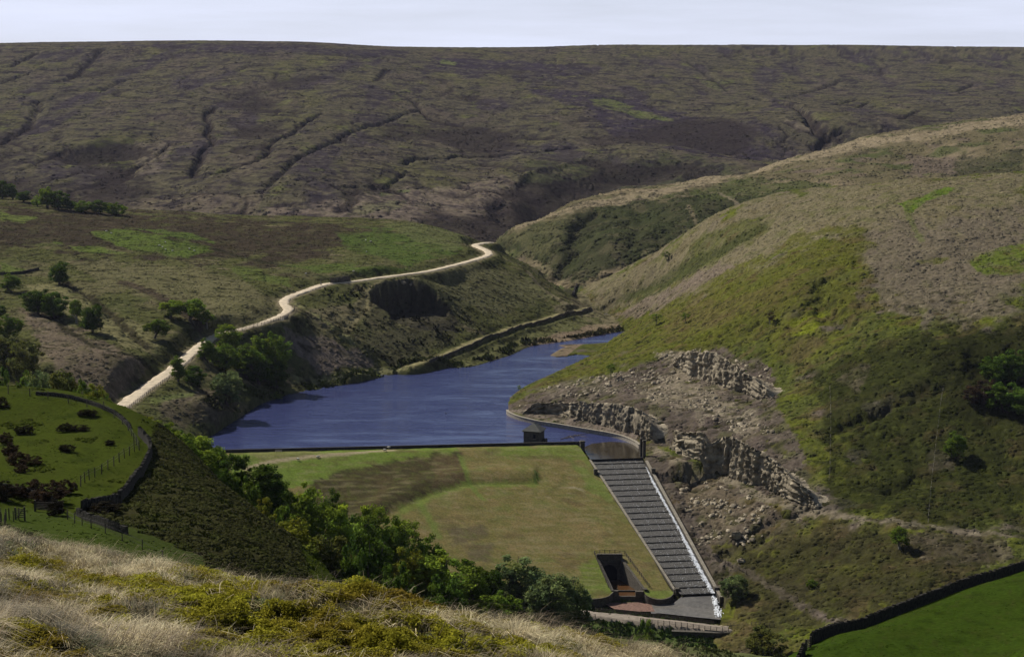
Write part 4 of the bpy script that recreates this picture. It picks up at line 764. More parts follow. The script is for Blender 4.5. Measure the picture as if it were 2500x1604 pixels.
mb = MB(); mb.box(((OL0[0] + OR0[0]) / 2, OYB + .5, -24), (OR0[0] - OL0[0] + 1.6, .8, 11), 0); mb.box(((OL0[0] + OR0[0]) / 2, OYB + .4, -18.35), (OR0[0] - OL0[0] + 1.2, 1.1, .35), 0)
bw = under(mb.build('back_wall', M_stone), OUT)
mb = MB(); cx = (OL0[0] + OR0[0]) / 2; A_ = [(cx - 2.6, -28.5)] + [(cx - 2.6 * math.cos(t), -24.5 + 2.6 * math.sin(t)) for t in np.linspace(0, math.pi, 13)] + [(cx + 2.6, -28.5)]
mb.add([(x, OYB + .08, z) for x, z in A_], [tuple(range(len(A_)))]); under(mb.build('portal', M_black), OUT)
M_brown = water_mat('peaty_water', (.075, .036, .014), .15, .05, (1, 1, 1))
fl = lambda Y, k: ((kL(Y) + .0), (kR(Y) + .0))
def floor_strip(name, y0, y1, z0, z1, m, grow=0):
    mb = MB(); a0, b0 = fl(y0, 0); a1, b1 = fl(y1, 0)
    mb.add([(a1 - grow, y1, z1), (b1 + grow, y1, z1), (b0, y0, z0), (a0, y0, z0)], [(0, 1, 2, 3)]); return under(mb.build(name, m), OUT)
floor_strip('pool_water', OYB + .1, OL1[1] + 6, -27.2, -27.2, M_brown); floor_strip('pool_water', OL1[1] + 5.6, OL1[1] + .6, -27.55, -27.55, M_brown)
mb = MB(); ym = OL1[1] + 5.8; mb.box(((kL(ym) + kR(ym)) / 2, ym, -28.0), (kR(ym) - kL(ym), .5, 1.9)); under(mb.build('weir', M_stone), OUT)
mb = MB(); ym = OL1[1] + .4; xa, xb = kL(ym), kR(ym)
mb.box(((xa + xb) / 2, ym, -28.2), (xb - xa, .8, 1.6)); mb.box((xa + .9, ym, -26.6), (1.5, 1.2, 2.2)); mb.box((xb - 1.5, ym, -26.7), (2.6, 1.3, 2.0)); mb.box((xb + .6, ym, -26.5), (1.0, 1.2, 3.2)); under(mb.build('weir', M_stone), OUT)
mb = MB(); mb.tube([(xa + 1.4, ym + 1.5, -27.6), (xa + 1.4, ym + 1.5, -25.0)], [.07, .07]); under(mb.build('gauge_post', M_paleno), OUT)
M_red = mat('red_channel_stone', (.165, .098, .072), .7, .12, 1.8, .45, 1.4)
P = [PZ(u, v, -29.0) for u, v in ((1500, 1447), (1572, 1447), (1580, 1462), (1600, 1475), (1612, 1492), (1560, 1492), (1500, 1486), (1470, 1470))]
mb = MB(); mb.add(P, [tuple(range(len(P)))]); under(mb.build('channel_floor', M_red), OUT)
# ------------------------------------------------------------------ stepped spillway
SPW = empty('stepped_spillway', (SL1[0], SL1[1], -26)); tag(SPW, 'stepped stone spillway chute with white water running down its right edge', 'spillway'); bpy.context.view_layer.update()
M_step = mat('wet_step_stone', (.066, .06, .05), .55, .3, 3.2, .95, 3.0, spec=.3)
M_foam = mat('white_water', (.82, .84, .86), .5, .08, 4, .2, 3)
def SE(t): return SL0 + (SL1 - SL0) * t, SR0 + (SR1 - SR0) * t
for k in range(SPT):
    t0, t1 = k / SPT, (k + 1) / SPT; zt = -.35 + (-26 + .35) * t0; zb = -.35 + (-26 + .35) * t1; nx = 22; nr = 6; co_ = []
    for j in range(nr + 1):
        t = t0 + (t1 - t0) * (j / nr); l_, r_ = SE(t)
        for i in range(nx + 1):
            p = l_ + (r_ - l_) * i / nx; edge = 0 if j in (0,) else 1
            co_.append((p[0], p[1], zt - .95 * (j / nr) + random.uniform(-.10, .10) * edge))
    l_, r_ = SE(t1)
    for i in range(nx + 1):
        p = l_ + (r_ - l_) * i / nx; co_.append((p[0], p[1] + .22, zb - .12))
    nr += 1
    f = [(j * (nx + 1) + i, (j + 1) * (nx + 1) + i, (j + 1) * (nx + 1) + i + 1, j * (nx + 1) + i + 1) for j in range(nr) for i in range(nx)]
    under(np_mesh('step', co_, np.array(f), M_step), SPW)
# foam running down the right edge of the steps
flow = np.array([(1578, 1140), (1596, 1180), (1616, 1215), (1637, 1251), (1664, 1299), (1703, 1379), (1745, 1450)]); mb = MB()
def on_chute(u, v):
    x, y, z = ray(u, v)
    for Y in np.arange(640, 505, -.2):
        t = (605.5 - Y) / (605.5 - SL1[1])
        if False: pass
    best = None
    for Y in np.arange(500, 640, .2):
        t = np.clip((605.5 - Y) / (605.5 - SL1[1]), 0, 1); zc = -.35 + (-26 + .35) * t
        if EYE + z / y * Y <= zc: return x / y * Y, Y, float(t)
FL = [on_chute(u, v) for u, v in flow]; fx = [q[0] for q in FL]; fy = [q[1] for q in FL]
for it in range(5200):
    t = random.random() ** .8; Y = fy[0] + (fy[-1] - fy[0]) * t; cx_ = np.interp(-Y, [-q for q in fy], fx); wd = .35 + 1.15 * t; tt = (605.5 - Y) / (605.5 - SL1[1]); k = int(np.clip(tt, 0, .999) * SPT)
    z = -.35 - 25.65 * k / SPT - .95 * (tt * SPT - k); x = cx_ + random.gauss(0, wd * .4); xr = float(chute_edges(np.float64(Y))[1])
    if x > xr - .1 or random.random() < .12: continue
    s_ = random.uniform(.08, .3); a_ = random.uniform(0, 3)
    mb.box((x, Y, z + random.uniform(.05, .22)), (s_, s_ * 2.2, s_ * .7), a_ * .3, .6, jit=.05)
for it in range(900):  # thin threads of water elsewhere on the steps
    t = random.random(); l_, r_ = SE(t); q = l_ + (r_ - l_) * random.choice((.35, .55, .72, .85, random.random(), random.random())); k = int(t * SPT); z = -.35 - 25.65 * k / SPT - .95 * (t * SPT - k)
    mb.box((q[0] + random.gauss(0, .25), q[1], z + .1), (.07, .25, .06), 0, .7, jit=.03)
under(mb.build('cascade', M_foam), SPW)
# apron
P = [PZ(1664, 1456, -26.4), PZ(1746, 1452, -26.4), PZ(1757, 1490, -28.4), PZ(1760, 1512, -28.7), PZ(1690, 1505, -28.9), PZ(1600, 1495, -28.9), PZ(1590, 1475, -28.9), PZ(1640, 1475, -28.6)]
M_apron = mat('wet_concrete', (.125, .115, .098), .35, .05, 2, .4, .7, spec=.5)
mb = MB(); mb.add(P, [(0, 1, 2, 7), (2, 3, 4, 7), (7, 4, 5, 6)]); ap = under(mb.build('apron', M_apron), SPW)
P2 = [PZ(1600, 1452, -29.05), PZ(1668, 1456, -29.05), PZ(1680, 1500, -29.05), PZ(1590, 1497, -29.05), PZ(1575, 1460, -29.05)]
mb = MB(); mb.add(P2, [tuple(range(5))]); under(mb.build('stilling_floor', M_apron), SPW)
mb = MB()
for it in range(260):
    t = random.random(); u = 1745 + 13 * t; v = 1450 + 55 * t; p = PZ(u + random.gauss(-3, 2.0 + 3 * t), v, -26.3 - 2.2 * t); mb.box((p[0], p[1], p[2]), (.22, .6, .12), .2, .6, jit=.06)
under(mb.build('cascade', M_foam), SPW)
# side walls of the chute
def coping_wall(pts, ztop, zbot, th, name, root, m, cm):
    """pts: xy list, tops and bottoms per point"""
    mb = MB(); mc = MB()
    for i in range(len(pts) - 1):
        p, q = np.array(pts[i]), np.array(pts[i + 1]); d = (q - p) / (np.linalg.norm(q - p) + 1e-9); n_ = np.array((-d[1], d[0])) * th / 2
        for M_, off, a0, a1, b0, b1 in ((mb, 1, zbot[i], zbot[i + 1], ztop[i], ztop[i + 1]), (mc, 1.3, ztop[i], ztop[i + 1], ztop[i] + .22, ztop[i + 1] + .22)):
            M_.add([(*(p - n_ * off), a0), (*(p + n_ * off), a0), (*(p + n_ * off), b0), (*(p - n_ * off), b0), (*(q - n_ * off), a1), (*(q + n_ * off), a1), (*(q + n_ * off), b1), (*(q - n_ * off), b1)], [(0, 1, 2, 3), (7, 6, 5, 4), (3, 2, 6, 7), (1, 5, 6, 2), (0, 3, 7, 4)])
    o = mb.build(name, m); c_ = mc.build('coping', cm)
    if root: under(o, root); bpy.context.view_layer.update()
    c_.parent = o; return o
ys = np.linspace(604, TOE_Y, 40); pts = [(chute_l(y) + .3, y) for y in ys]
coping_wall(pts, [float(dam_z(np.float64(p[0]), np.float64(p[1]))) + .35 for p in pts], [-.35 - 25.65 * (605.5 - y) / (605.5 - SL1[1]) - 1.2 for y in ys], .6, 'side_wall', SPW, M_stone, M_cope)
ys = np.linspace(602, SL1[1] - 3, 34); pts = [(float(chute_edges(np.float64(y))[1]) + .75, y) for y in ys]; zc = [-.35 - 25.65 * (605.5 - y) / (605.5 - SL1[1]) for y in ys]
coping_wall(pts, [z + 1.15 for z in zc], [z - 1.6 for z in zc], .8, 'side_wall', SPW, M_stone, M_cope)
# masonry wall round the reservoir's right bank, down to the basin
pts = [tuple(p[:2]) for p in WALL3]; tag(coping_wall(pts, [1.5] * len(pts), [-2.5] * len(pts), .9, 'bank_wall', None, mat('bank_masonry', (.3, .265, .21), .85, .06, 2.2, .4, 1.2), M_cope), 'pale masonry wall curving round the right bank of the reservoir to the spillway', 'wall')
def pillar(u, v0, v1, w_, label, name='stone_pillar'):
    Y = None; p = PZ(u, v1, -.5)
    return p
PIL = []
def stone_pillar(u, v0, v1, wd, label, zb):
    p = PZ(u, v1, zb); h = (v1 - v0) * p[1] / F * 1.03; r = empty('stone_pillar', (p[0], p[1], p[2] - .8)); tag(r, label, 'pillar', 'stone pillars along the spillway')
    mb = MB(); mb.box((0, 0, (h + .4) / 2), (wd, wd, h + .4), .12); mb.build('shaft', M_stone, r); mb = MB(); mb.box((0, 0, h + .62), (wd * 1.25, wd * 1.25, .45), .12, .8); mb.build('cap', M_stone, r)
stone_pillar(1421.5, 1076, 1095, 1.7, 'squat stone pillar ending the parapet wall on the dam crest', 1.6)
stone_pillar(1565, 1070, 1117, .95, 'tall thin stone pillar at the spillway lip, water side of the pair', -.6); stone_pillar(1572.5, 1074, 1118, 1.1, 'tall thin stone pillar at the spillway lip, hillside one of the pair', -.4)
stone_pillar(1454, 1145, 1158, 1.3, 'low stone pillar on the grass edge of the upper chute', -3.6); stone_pillar(1595, 1143, 1160, 1.3, 'stone pillar on the rocky side of the upper chute', -3.6)
stone_pillar(1653, 1435, 1446, 1.4, 'low stone pillar ending the chute wall on the rounded grass bay', -26); stone_pillar(1749, 1432, 1449, 1.5, 'stone pillar at the foot of the chute beside the white water', -26)
# ------------------------------------------------------------------ valve tower
vx, vy = .0137 * 627, 627.0; HUT = empty('valve_tower', (vx, vy, -3.7), rad(-18)); tag(HUT, 'small square stone valve house with a pyramid slate roof rising behind the dam wall', 'building')
HUT.scale = (1.16, 1.16, 1.05); mb = MB(); mb.box((0, 0, 4.85), (5.6, 5.6, 9.7)); mb.build('wall', M_hut, HUT)
mb = MB(); mb.box((0, 0, 9.75), (6.3, 6.3, .35)); mb.build('eaves', M_stone, HUT)
mb = MB(); e = 3.45; mb.add([(-e, -e, 9.93), (e, -e, 9.93), (e, e, 9.93), (-e, e, 9.93), (0, 0, 12.6)], [(0, 1, 4), (1, 2, 4), (2, 3, 4), (3, 0, 4), (3, 2, 1, 0)]); rf = mb.build('roof', M_slate, HUT)
mb = MB(); mb.box((0, 0, 12.55), (.5, .5, .5), 0, .5); mb.build('finial', M_cope, rf)
for x, y, sx, sy in ((-2.83, -.2, .06, .8), (-2.83, 1.4, .06, .5), (1.0, -2.83, .8, .06)):
    mb = MB(); mb.box((x, y, 8.0), (sx, sy, 1.6)); wn = mb.build('window', M_black, HUT); mb = MB(); mb.box((x * 1.01, y * 1.01 if abs(y) > 2 else y, 7.1), (sx + .2, sy + .2, .16)); mb.build('sill', M_cope, wn)
mb = MB(); mb.box((3.6, .6, 3.3), (1.6, 2.4, 6.6), 0, .8); mb.build('buttress', M_stone, HUT)
# ------------------------------------------------------------------ road at the foot of the dam, bridge, retaining wall
RD = smooth_line([PZ(u, v, z) for u, v, z in ((1330, 1484, -27.3), (1400, 1491, -27.3), (1429, 1497, -27.4), (1510, 1505, -27.6), (1589, 1514, -27.8), (1680, 1524, -28.0), (1752, 1533, -28.1), (1785, 1533, -28.1))], 6)
tag(ribbon('service_road', RD, 2.6, .1, M_road, 2.5), kind='structure')
p0, p1 = np.array(PZ(1780, 1533, -28.1)), np.array(PZ(1842, 1524, -28.1)); BR = empty('foot_bridge', tuple(p0), math.atan2(p1[1] - p0[1], p1[0] - p0[0])); L_ = float(np.linalg.norm(p1 - p0)); tag(BR, 'pale plank bridge with thin rails over the stream below the spillway', 'bridge')
mb = MB(); mb.box((L_ / 2, 0, .05), (L_, 2.4, .22)); mb.build('deck', M_paleno, BR); mb = MB(); mb.box((L_ / 2, -.9, -.35), (L_, .25, .5)); mb.box((L_ / 2, .9, -.35), (L_, .25, .5)); mb.build('beam', M_stone, BR)
for s_ in (-1.1, 1.1):
    mb = MB()
    for z in (.55, 1.15): mb.beam((0, s_, z), (L_, s_, z), .06, .08)
    for i in range(9): mb.beam((L_ * i / 8, s_, .1), (L_ * i / 8, s_, 1.2), .08, .08)
    mb.build('railing', M_wood, BR)
rw = smooth_line([PZ(u, v, -28.6) for u, v in ((1640, 1541), (1700, 1543), (1760, 1545), (1803, 1541))], 4)
tag(coping_wall([tuple(p[:2]) for p in rw], [-28.5] * len(rw), [-42] * len(rw), 1.2, 'retaining_wall', None, M_stone, M_stone), 'tall dark retaining wall in shade under the road by the bridge', 'wall')
# ------------------------------------------------------------------ rock faces of the old quarry
M_rock = mat('quarry_rock', (.25, .212, .152), .95, .22, 1.1, .7, .35, spec=0.0)
M_rockd = mat('dark_rock', (.13, .112, .085), .92, .22, 1.1, .6, .35)
def rock_face(base, tops, label, seed, m=M_rock, lean=.12, amp=1.5, cell=.55):
    P = [hit(u, v, 300) for u, v in base]; Pn = np.array(P); hh = np.array([(b[1] - t) * p[1] / F * 1.05 for b, t, p in zip(base, tops, P)])
    L = smooth_line(Pn, 10); sl = np.concatenate([[0], np.cumsum(np.hypot(np.diff(L[:, 0]), np.diff(L[:, 1])))]); hl = np.interp(np.linspace(0, 1, len(L)), np.linspace(0, 1, len(hh)), hh)
    n = int(sl[-1] / cell); sg = np.linspace(0, sl[-1], n + 1); X = np.interp(sg, sl, L[:, 0]); Y = np.interp(sg, sl, L[:, 1]); Hh = np.interp(sg, sl, hl)
    T = np.stack([np.gradient(X), np.gradient(Y)], 1); T /= np.linalg.norm(T, axis=1)[:, None]
    k = 25; Ts = np.stack([np.convolve(np.pad(T[:, i], k, 'edge'), np.ones(2 * k + 1) / (2 * k + 1), 'valid') for i in (0, 1)], 1)
    Nn = np.stack([-Ts[:, 1], Ts[:, 0]], 1); Nn[(Nn @ np.array([-.3, -1.0])) < 0] *= -1
    nr = max(8, int(Hh.max() / .5)); co = []; Zb = height(X, Y)
    jw = np.cumsum(rng.uniform(.5, 1.4, n + 1)); rowh = np.cumsum(rng.uniform(.6, 1.3, nr + 8))
    for j in range(nr + 1):
        q = j / nr
        z = -1.2 + (Hh + 1.2) * q
        wob = fbm(sg / 7, sg * 0 + j * .14, 3, seed) * 2.0
        hs = np.floor((sg + wob) / (2.1 + .9 * np.sin(sg * .13 + seed))); vs_ = np.floor(j / 1.7 + .8 * fbm(sg / 11, sg * 0, 2, seed + 1))
        blk = vnoise(hs, vs_ * 1.0, seed + 2) - .5; jn = vnoise(hs, hs * 0, seed + 3) - .5; crack = (np.abs(((sg + wob) / (2.1 + .9 * np.sin(sg * .13 + seed))) % 1 - .5) > .42) * -.7
        off = amp * (1.0 * jn + .62 * blk) + crack + fbm(sg / 12, z / 12, 2, seed + 4) * 1.4 - lean * z + .3 * fbm(sg / 1.2, z / 1.0, 2, seed + 6)
        edge = np.minimum(1, np.minimum(sg, sg[-1] - sg) / 4.0)
        topj = (fbm(sg / 3.0, sg * 0, 3, seed + 5) * 1.3) * (q > .8)
        co.append(np.stack([X + Nn[:, 0] * off, Y + Nn[:, 1] * off, Zb + (z + topj) * (.25 + .75 * edge)], 1))
    top = co[-1].copy()
    for q in (1.0, 2.4, 4.5, 7.5, 11):  # the ledge behind the lip runs back into the hillside
        x = top[:, 0] - Nn[:, 0] * q; y = top[:, 1] - Nn[:, 1] * q; g = height(x, y); w_ = min(q / 9, 1)
        co.append(np.stack([x, y, (top[:, 2] + .05 * q + .3 * fbm(x / 2, y / 2, 2, seed)) * (1 - w_) + (g - .4) * w_], 1))
    co = np.array(co); R_, Cn = co.shape[:2]; co = co.reshape(-1, 3); ix = np.arange(R_ * Cn).reshape(R_, Cn)
    f = np.stack([ix[:-1, :-1], ix[:-1, 1:], ix[1:, 1:], ix[1:, :-1]], -1).reshape(-1, 4)
    return tag(np_mesh('rock_face', co, f, m), label, 'rock face', 'rock faces of the old quarry')
rock_face([(1275, 1012), (1320, 1008), (1370, 1016), (1420, 1026), (1460, 1036), (1500, 1046), (1550, 1062), (1600, 1082)], [996, 984, 984, 985, 985, 986, 1000, 1040], 'long fractured rock face directly above the curved reservoir wall', 11)
rock_face([(1630, 1094), (1670, 1115), (1710, 1134), (1760, 1158), (1800, 1172), (1850, 1188), (1900, 1205), (1950, 1228), (1995, 1245)], [1052, 1056, 1062, 1068, 1080, 1104, 1140, 1178, 1215], 'tallest jagged rock face above the hillside path right of the spillway', 23, amp=1.9)
rock_face([(1645, 896), (1680, 915), (1720, 929), (1760, 943), (1800, 957), (1840, 970), (1880, 976)], [868, 858, 860, 876, 900, 925, 955], 'upper pale cliff set high in the green hillside', 37)
# loose blocks on the quarry floor and slope
def boulder(x, y, s, label, grp):
    random.seed(int(x * 100) & 65535); z = H1(x, y); mb = MB(); mb.ball((0, 0, s * .25), (s, s * .8, s * .62), 7, 5)
    mb.v = [(a + random.uniform(-.22, .22) * s, b + random.uniform(-.22, .22) * s, c + random.uniform(-.16, .16) * s) for a, b, c in mb.v]
    o = mb.build('boulder', M_rock); o.location = (x, y, z); tag(o, label, 'boulder', grp)
for u, v, s, lb in ((1810, 1372, 1.6, 'pale boulder beside the sloping footpath on the lower right hillside'), (1797, 1310, 2.2, 'large pale slab on the brown slope right of the chute'), (1838, 1320, 1.2, 'small grey boulder right of the pale slab on the brown slope'), (1742, 1148, 1.2, 'pale block lying at the foot of the tallest rock face'), (1680, 1075, 1.1, 'loose block at the left end of the tallest rock face'), (985, 692, 1.6, 'dark boulder on the knoll above the quarry hollow'), (1003, 696, 1.1, 'smaller boulder on the knoll above the quarry hollow, right of the dark one')):
    p = hit(u, v, 100)
    if p: boulder(p[0], p[1], s, lb, 'boulders on the slopes')
# scree: countless small stones
def scatter_stones(polys, n, smin, smax, seed, name, m):
    r = np.random.default_rng(seed); base = np.array([(-1, -1, 0), (1, -1, 0), (1, 1, 0), (-1, 1, 0), (-.6, -.7, 1), (.7, -.5, .8), (.5, .7, 1.1), (-.7, .6, .7)], float); fb = np.array([(4, 5, 6, 7), (0, 1, 5, 4), (1, 2, 6, 5), (2, 3, 7, 6), (3, 0, 4, 7)]); co = []; fa = []; k = 0
    for poly, frac in polys:
        xs = [p[0] for p in poly]; ys = [p[1] for p in poly]
        for _ in range(int(n * frac)):
            u = r.uniform(min(xs), max(xs)); v = r.uniform(min(ys), max(ys))
            if not inside(np.array([u]), np.array([v]), poly)[0]: continue
            p = hit(u, v, 300)
            if not p or fbm(np.array([p[0] / 7]), np.array([p[1] / 7]), 2, 9)[0] < -.02: continue
            s = smin + (smax - smin) * r.random() ** 3; a = r.uniform(0, 6.3); sc3 = np.array((s * r.uniform(.6, 1.2), s * r.uniform(.6, 1.2), s * r.uniform(.5, 1.1))); b = base * sc3 + r.normal(0, .12 * s, (8, 3)); cs, sn = math.cos(a), math.sin(a)
            co.append(np.stack([b[:, 0] * cs - b[:, 1] * sn + p[0], b[:, 0] * sn + b[:, 1] * cs + p[1], b[:, 2] + p[2] - .15 * s], 1)); fa.append(fb + k * 8); k += 1
    return tag(np_mesh(name, np.vstack(co), np.vstack(fa), m), 'pale loose stones strewn over the bare quarry slope', 'scree', None, 'stuff')
scatter_stones([([(1560, 930), (1660, 905), (1760, 955), (1900, 1060), (1800, 1060), (1700, 1000), (1600, 990)], 1.0), ([(1320, 950), (1480, 915), (1640, 880), (1640, 930), (1480, 965), (1360, 970)], .8), ([(1590, 860), (1740, 850), (1880, 900), (1900, 1000), (1800, 960), (1640, 900)], .5), ([(1640, 1140), (1900, 1240), (1850, 1330), (1700, 1330)], .6), ([(1260, 990), (1500, 980), (1560, 1050), (1300, 1010)], .4)], 1500, .25, 1.1, 5, 'scree', M_rock)
# ------------------------------------------------------------------ dry stone walls
def stone_wall(xy, h, label, group=None, th=.55, step=.5, cope=True, seed=0, name='dry_stone_wall', m=M_wallst):
    r = random.Random(seed); L = smooth_line([p[:2] for p in xy], 6); sl = np.concatenate([[0], np.cumsum(np.hypot(np.diff(L[:, 0]), np.diff(L[:, 1])))]); n = max(2, int(sl[-1] / step)); s_ = np.linspace(0, sl[-1], n + 1); X = np.interp(s_, sl, L[:, 0]); Y = np.interp(s_, sl, L[:, 1]); Z = height(X, Y); mb = MB()
    for i in range(n):
        rz = math.atan2(Y[i + 1] - Y[i], X[i + 1] - X[i]); ln = math.hypot(X[i + 1] - X[i], Y[i + 1] - Y[i]); zb = (Z[i] + Z[i + 1]) / 2; hv = h * r.uniform(.9, 1.06); dz = (Z[i + 1] - Z[i]) / 2 / (ln / 2 + 1e-6)
        mb.box(((X[i] + X[i + 1]) / 2, (Y[i] + Y[i + 1]) / 2, zb + hv / 2 - .3), (ln * 1.02, th, hv + .6), rz, .75, (dz, 0))
        if cope:
            for k in range(2): q = (k + .5) / 2; mb.box((X[i] + (X[i + 1] - X[i]) * q, Y[i] + (Y[i + 1] - Y[i]) * q, Z[i] + (Z[i + 1] - Z[i]) * q + hv + .1), (.16, th * .85, r.uniform(.2, .38)), rz + r.uniform(-.2, .2), .8, (r.uniform(-.3, .5), 0))
    return tag(mb.build(name, m), label, 'wall', group)
def WXY(pl, Y0, Y1, dv=0): return [PY(u, v + dv, Y0 + (Y1 - Y0) * i / (len(pl) - 1)) for i, (u, v) in enumerate(pl)]
FW = 'dry stone field walls'
stone_wall([PY(2560, 1370, 247), PY(2476, 1399, 238), PY(2402, 1427, 231), PY(2331, 1444, 224), PY(2225, 1483, 214), PY(2130, 1526, 204), PY(2049, 1553, 196), PY(1980, 1576, 188)], 1.35, 'long dark dry stone wall along the top of the bright green field, lower right', FW, seed=1)
stone_wall([PY(1962, 1588, 184), PY(1935, 1600, 178), PY(1900, 1628, 170)], 1.2, 'short stump of stone wall left of the field gate, bottom right', FW, seed=2)
stone_wall(hits([(340, 1062), (362, 1086), (368, 1112), (352, 1150), (336, 1172), (318, 1196), (292, 1228)], 100), 1.3, 'dry stone wall curving down the edge of the left pasture', FW, seed=3)
stone_wall(hits([(288, 1232), (262, 1238), (232, 1243), (200, 1250)], 100), 1.25, 'dark stone wall turned side on below the curving pasture wall', FW, seed=4)
stone_wall(hits([(190, 1258), (228, 1276), (268, 1290), (310, 1304)], 100), .7, 'half collapsed low stone wall beside the lower left fence', FW, seed=5)
stone_wall(hits([(0, 1200), (40, 1208), (80, 1216), (120, 1232), (150, 1250)], 100), .9, 'tumbled stone wall under the brown bushes at the left edge', FW, seed=6)
stone_wall(hits([(88, 964), (140, 968), (180, 975), (215, 985), (250, 998), (290, 1018), (318, 1045)], 100), .4, 'low rubble wall behind the pasture fence under the trees', FW, seed=7)
# retaining walls of the old leat terrace, track parapet
tp = [(p[0] + 1.2, p[1] - 3.5) for p in TERR[8:]]
stone_wall([(p[0], p[1]) for p in tp], 1.15, 'long dark retaining wall below the grassy terrace on the far bank', None, .6, 1.0, False, 8, 'terrace_wall', M_stone)
stone_wall([PZ(u, v, 34)[:2] for u, v in ((806, 696), (822, 696), (840, 695), (855, 693))], 3.3, 'short black stone parapet on the bend of the pale track', None, .7, .8, True, 9, 'track_parapet', M_stone)
stone_wall(hits([(1398, 722), (1404, 706), (1408, 698)], 900), 1.8, 'short stone bank in the valley bottom beyond the water', None, 1.2, 1.0, False, 10, 'field_bank', M_wallst)
stone_wall(hits([(0, 672), (40, 670), (70, 665), (95, 660)], 500), 1.3, 'dark ruined wall at the upper left edge of the far bank', FW, .6, 1, True, 11)
# ------------------------------------------------------------------ fences
def fence(pts, label, rails=(), post_h=1.2, spacing=2.0, wires=(), pw=.14, group=None, name='post_fence', zoff=0, m=None, zfix=None):
    m = m or M_wood; L = smooth_line([p[:2] for p in pts], 6) if len(pts) > 2 else np.array([p[:2] for p in pts]); sl = np.concatenate([[0], np.cumsum(np.hypot(np.diff(L[:, 0]), np.diff(L[:, 1])))]); n = max(2, round(sl[-1] / spacing)); n = min(n, 95); s_ = np.linspace(0, sl[-1], n + 1); X = np.interp(s_, sl, L[:, 0]); Y = np.interp(s_, sl, L[:, 1])
    Z = height(X, Y) if zfix is None else (np.array(zfix(X, Y)) + X * 0); Z = Z + zoff; r = empty(name, (X[0], Y[0], Z[0])); tag(r, label, 'fence', group); o0 = np.array((X[0], Y[0], Z[0])); posts = None
    for i in range(n + 1):
        if posts is None:
            mb = MB(); mb.box((0, 0, post_h / 2 - .2), (pw, pw, post_h + .4)); posts = o = mb.build('post', m, r)
        else: o = posts.copy(); C.objects.link(o)
        o.location = (X[i] - o0[0], Y[i] - o0[1], Z[i] - o0[2]); o.rotation_euler = (random.uniform(-.05, .05), random.uniform(-.05, .05), random.uniform(0, 1)); o.scale = (1, 1, random.uniform(.9, 1.08))
    for h_, wd in [(q, .10) for q in rails] + [(q, .022) for q in wires]:
        mb = MB()
        for i in range(n): mb.beam((X[i] - o0[0], Y[i] - o0[1], Z[i] - o0[2] + h_), (X[i + 1] - o0[0], Y[i + 1] - o0[1], Z[i + 1] - o0[2] + h_), wd * .6, wd)
        mb.build('rail' if wd > .05 else 'wire', m if wd > .05 else M_wire, r)
    return r
def along_track(i0, i1, side, zo=.0):
    T = np.gradient(TC[:, :2], axis=0); T /= np.linalg.norm(T, axis=1)[:, None]; Nn = np.stack([T[:, 1], -T[:, 0]], 1); return [tuple(TC[i, :2] + Nn[i] * side) for i in range(i0, i1, 4)]
tz_at = lambda X, Y: np.array([TC[np.argmin((TC[:, 0] - x) ** 2 + (TC[:, 1] - y) ** 2), 2] for x, y in zip(X, Y)])
FG = 'post and rail fences beside the track'
fence(along_track(5, 26, 4.1), 'wooden post and rail fence on the water side of the nearest stretch of track', (.5, 1.05), 1.35, 2.4, group=FG, zfix=tz_at)
fence(along_track(26, 42, 3.7), 'wooden rail fence beside the track next to the small trees', (.5, 1.05), 1.3, 2.4, group=FG, zfix=tz_at)
fence(along_track(52, 96, 3.2), 'long close set rail fence round the outside of the track bend above the big trees', (.45, .8, 1.1), 1.35, 1.9, group=FG, zfix=tz_at)
WG = 'wire fences with thin posts'
fence(hits([(20, 962), (78, 968), (120, 975), (166, 984), (214, 994), (242, 998), (268, 1012), (297, 1034), (312, 1050), (322, 1066), (334, 1088), (340, 1100)], 100), 'wire fence with thin posts round the far rim of the left pasture', (), 1.5, 4.2, (.5, 1.0, 1.3), .12, WG, 'wire_fence')
fence(hits([(340, 1100), (317, 1112), (292, 1128), (268, 1144), (246, 1158), (222, 1170), (197, 1188)], 100), 'line of thin posts running down inside the left pasture wall', (), 1.5, 3.2, (.9, 1.3), .11, WG, 'wire_fence')
fence(hits([(0, 1283), (13, 1280), (30, 1274), (46, 1268)], 60), 'short wire fence at the left edge above the dry grass', (), 1.3, 2.0, (.9,), .1, WG, 'wire_fence')
fence(hits([(165, 1268), (213, 1286), (258, 1302), (300, 1320), (345, 1342), (398, 1368)], 60), 'low wire fence running down in the shade below the pasture wall', (), 1.2, 3.0, (.5, 1.0), .1, WG, 'wire_fence')
fence(hits([(2026, 950), (2028, 1000), (2028, 1050), (2027, 1100), (2026, 1150), (2024, 1172)], 300), 'left of the two thin fences climbing straight up the right hillside', (), 1.2, 3.5, (.6, 1.1), .1, WG, 'wire_fence', m=M_paleno)
fence(hits([(2302, 955), (2295, 1000), (2288, 1060), (2281, 1120), (2274, 1180), (2266, 1275)], 300), 'right of the two thin fences climbing straight up the right hillside', (), 1.2, 3.5, (.6, 1.1), .1, WG, 'wire_fence', m=M_paleno)
dz_ = lambda X, Y: dam_z(np.array(X), np.array(Y)) + .05
OG = 'rail fences round the outlet basin'
fence([(OL0[0] - 1.2, OYB + 3), (OL0[0] + 2, OYB + 3.6), (OR0[0] - 2, OYB + 3.6), (OR0[0] + 1.8, OYB + 3)], 'rail fence across the head of the outlet basin', (.5, 1.05), 1.25, 1.7, group=OG, zfix=dz_)
fence([(OR0[0] + 1.8, OYB + 3), (OR1[0] + 1.9, OR1[1] + 1.5)], 'rail fence down the right wall of the outlet basin', (.5, 1.05), 1.25, 1.5, group=OG, zfix=dz_)
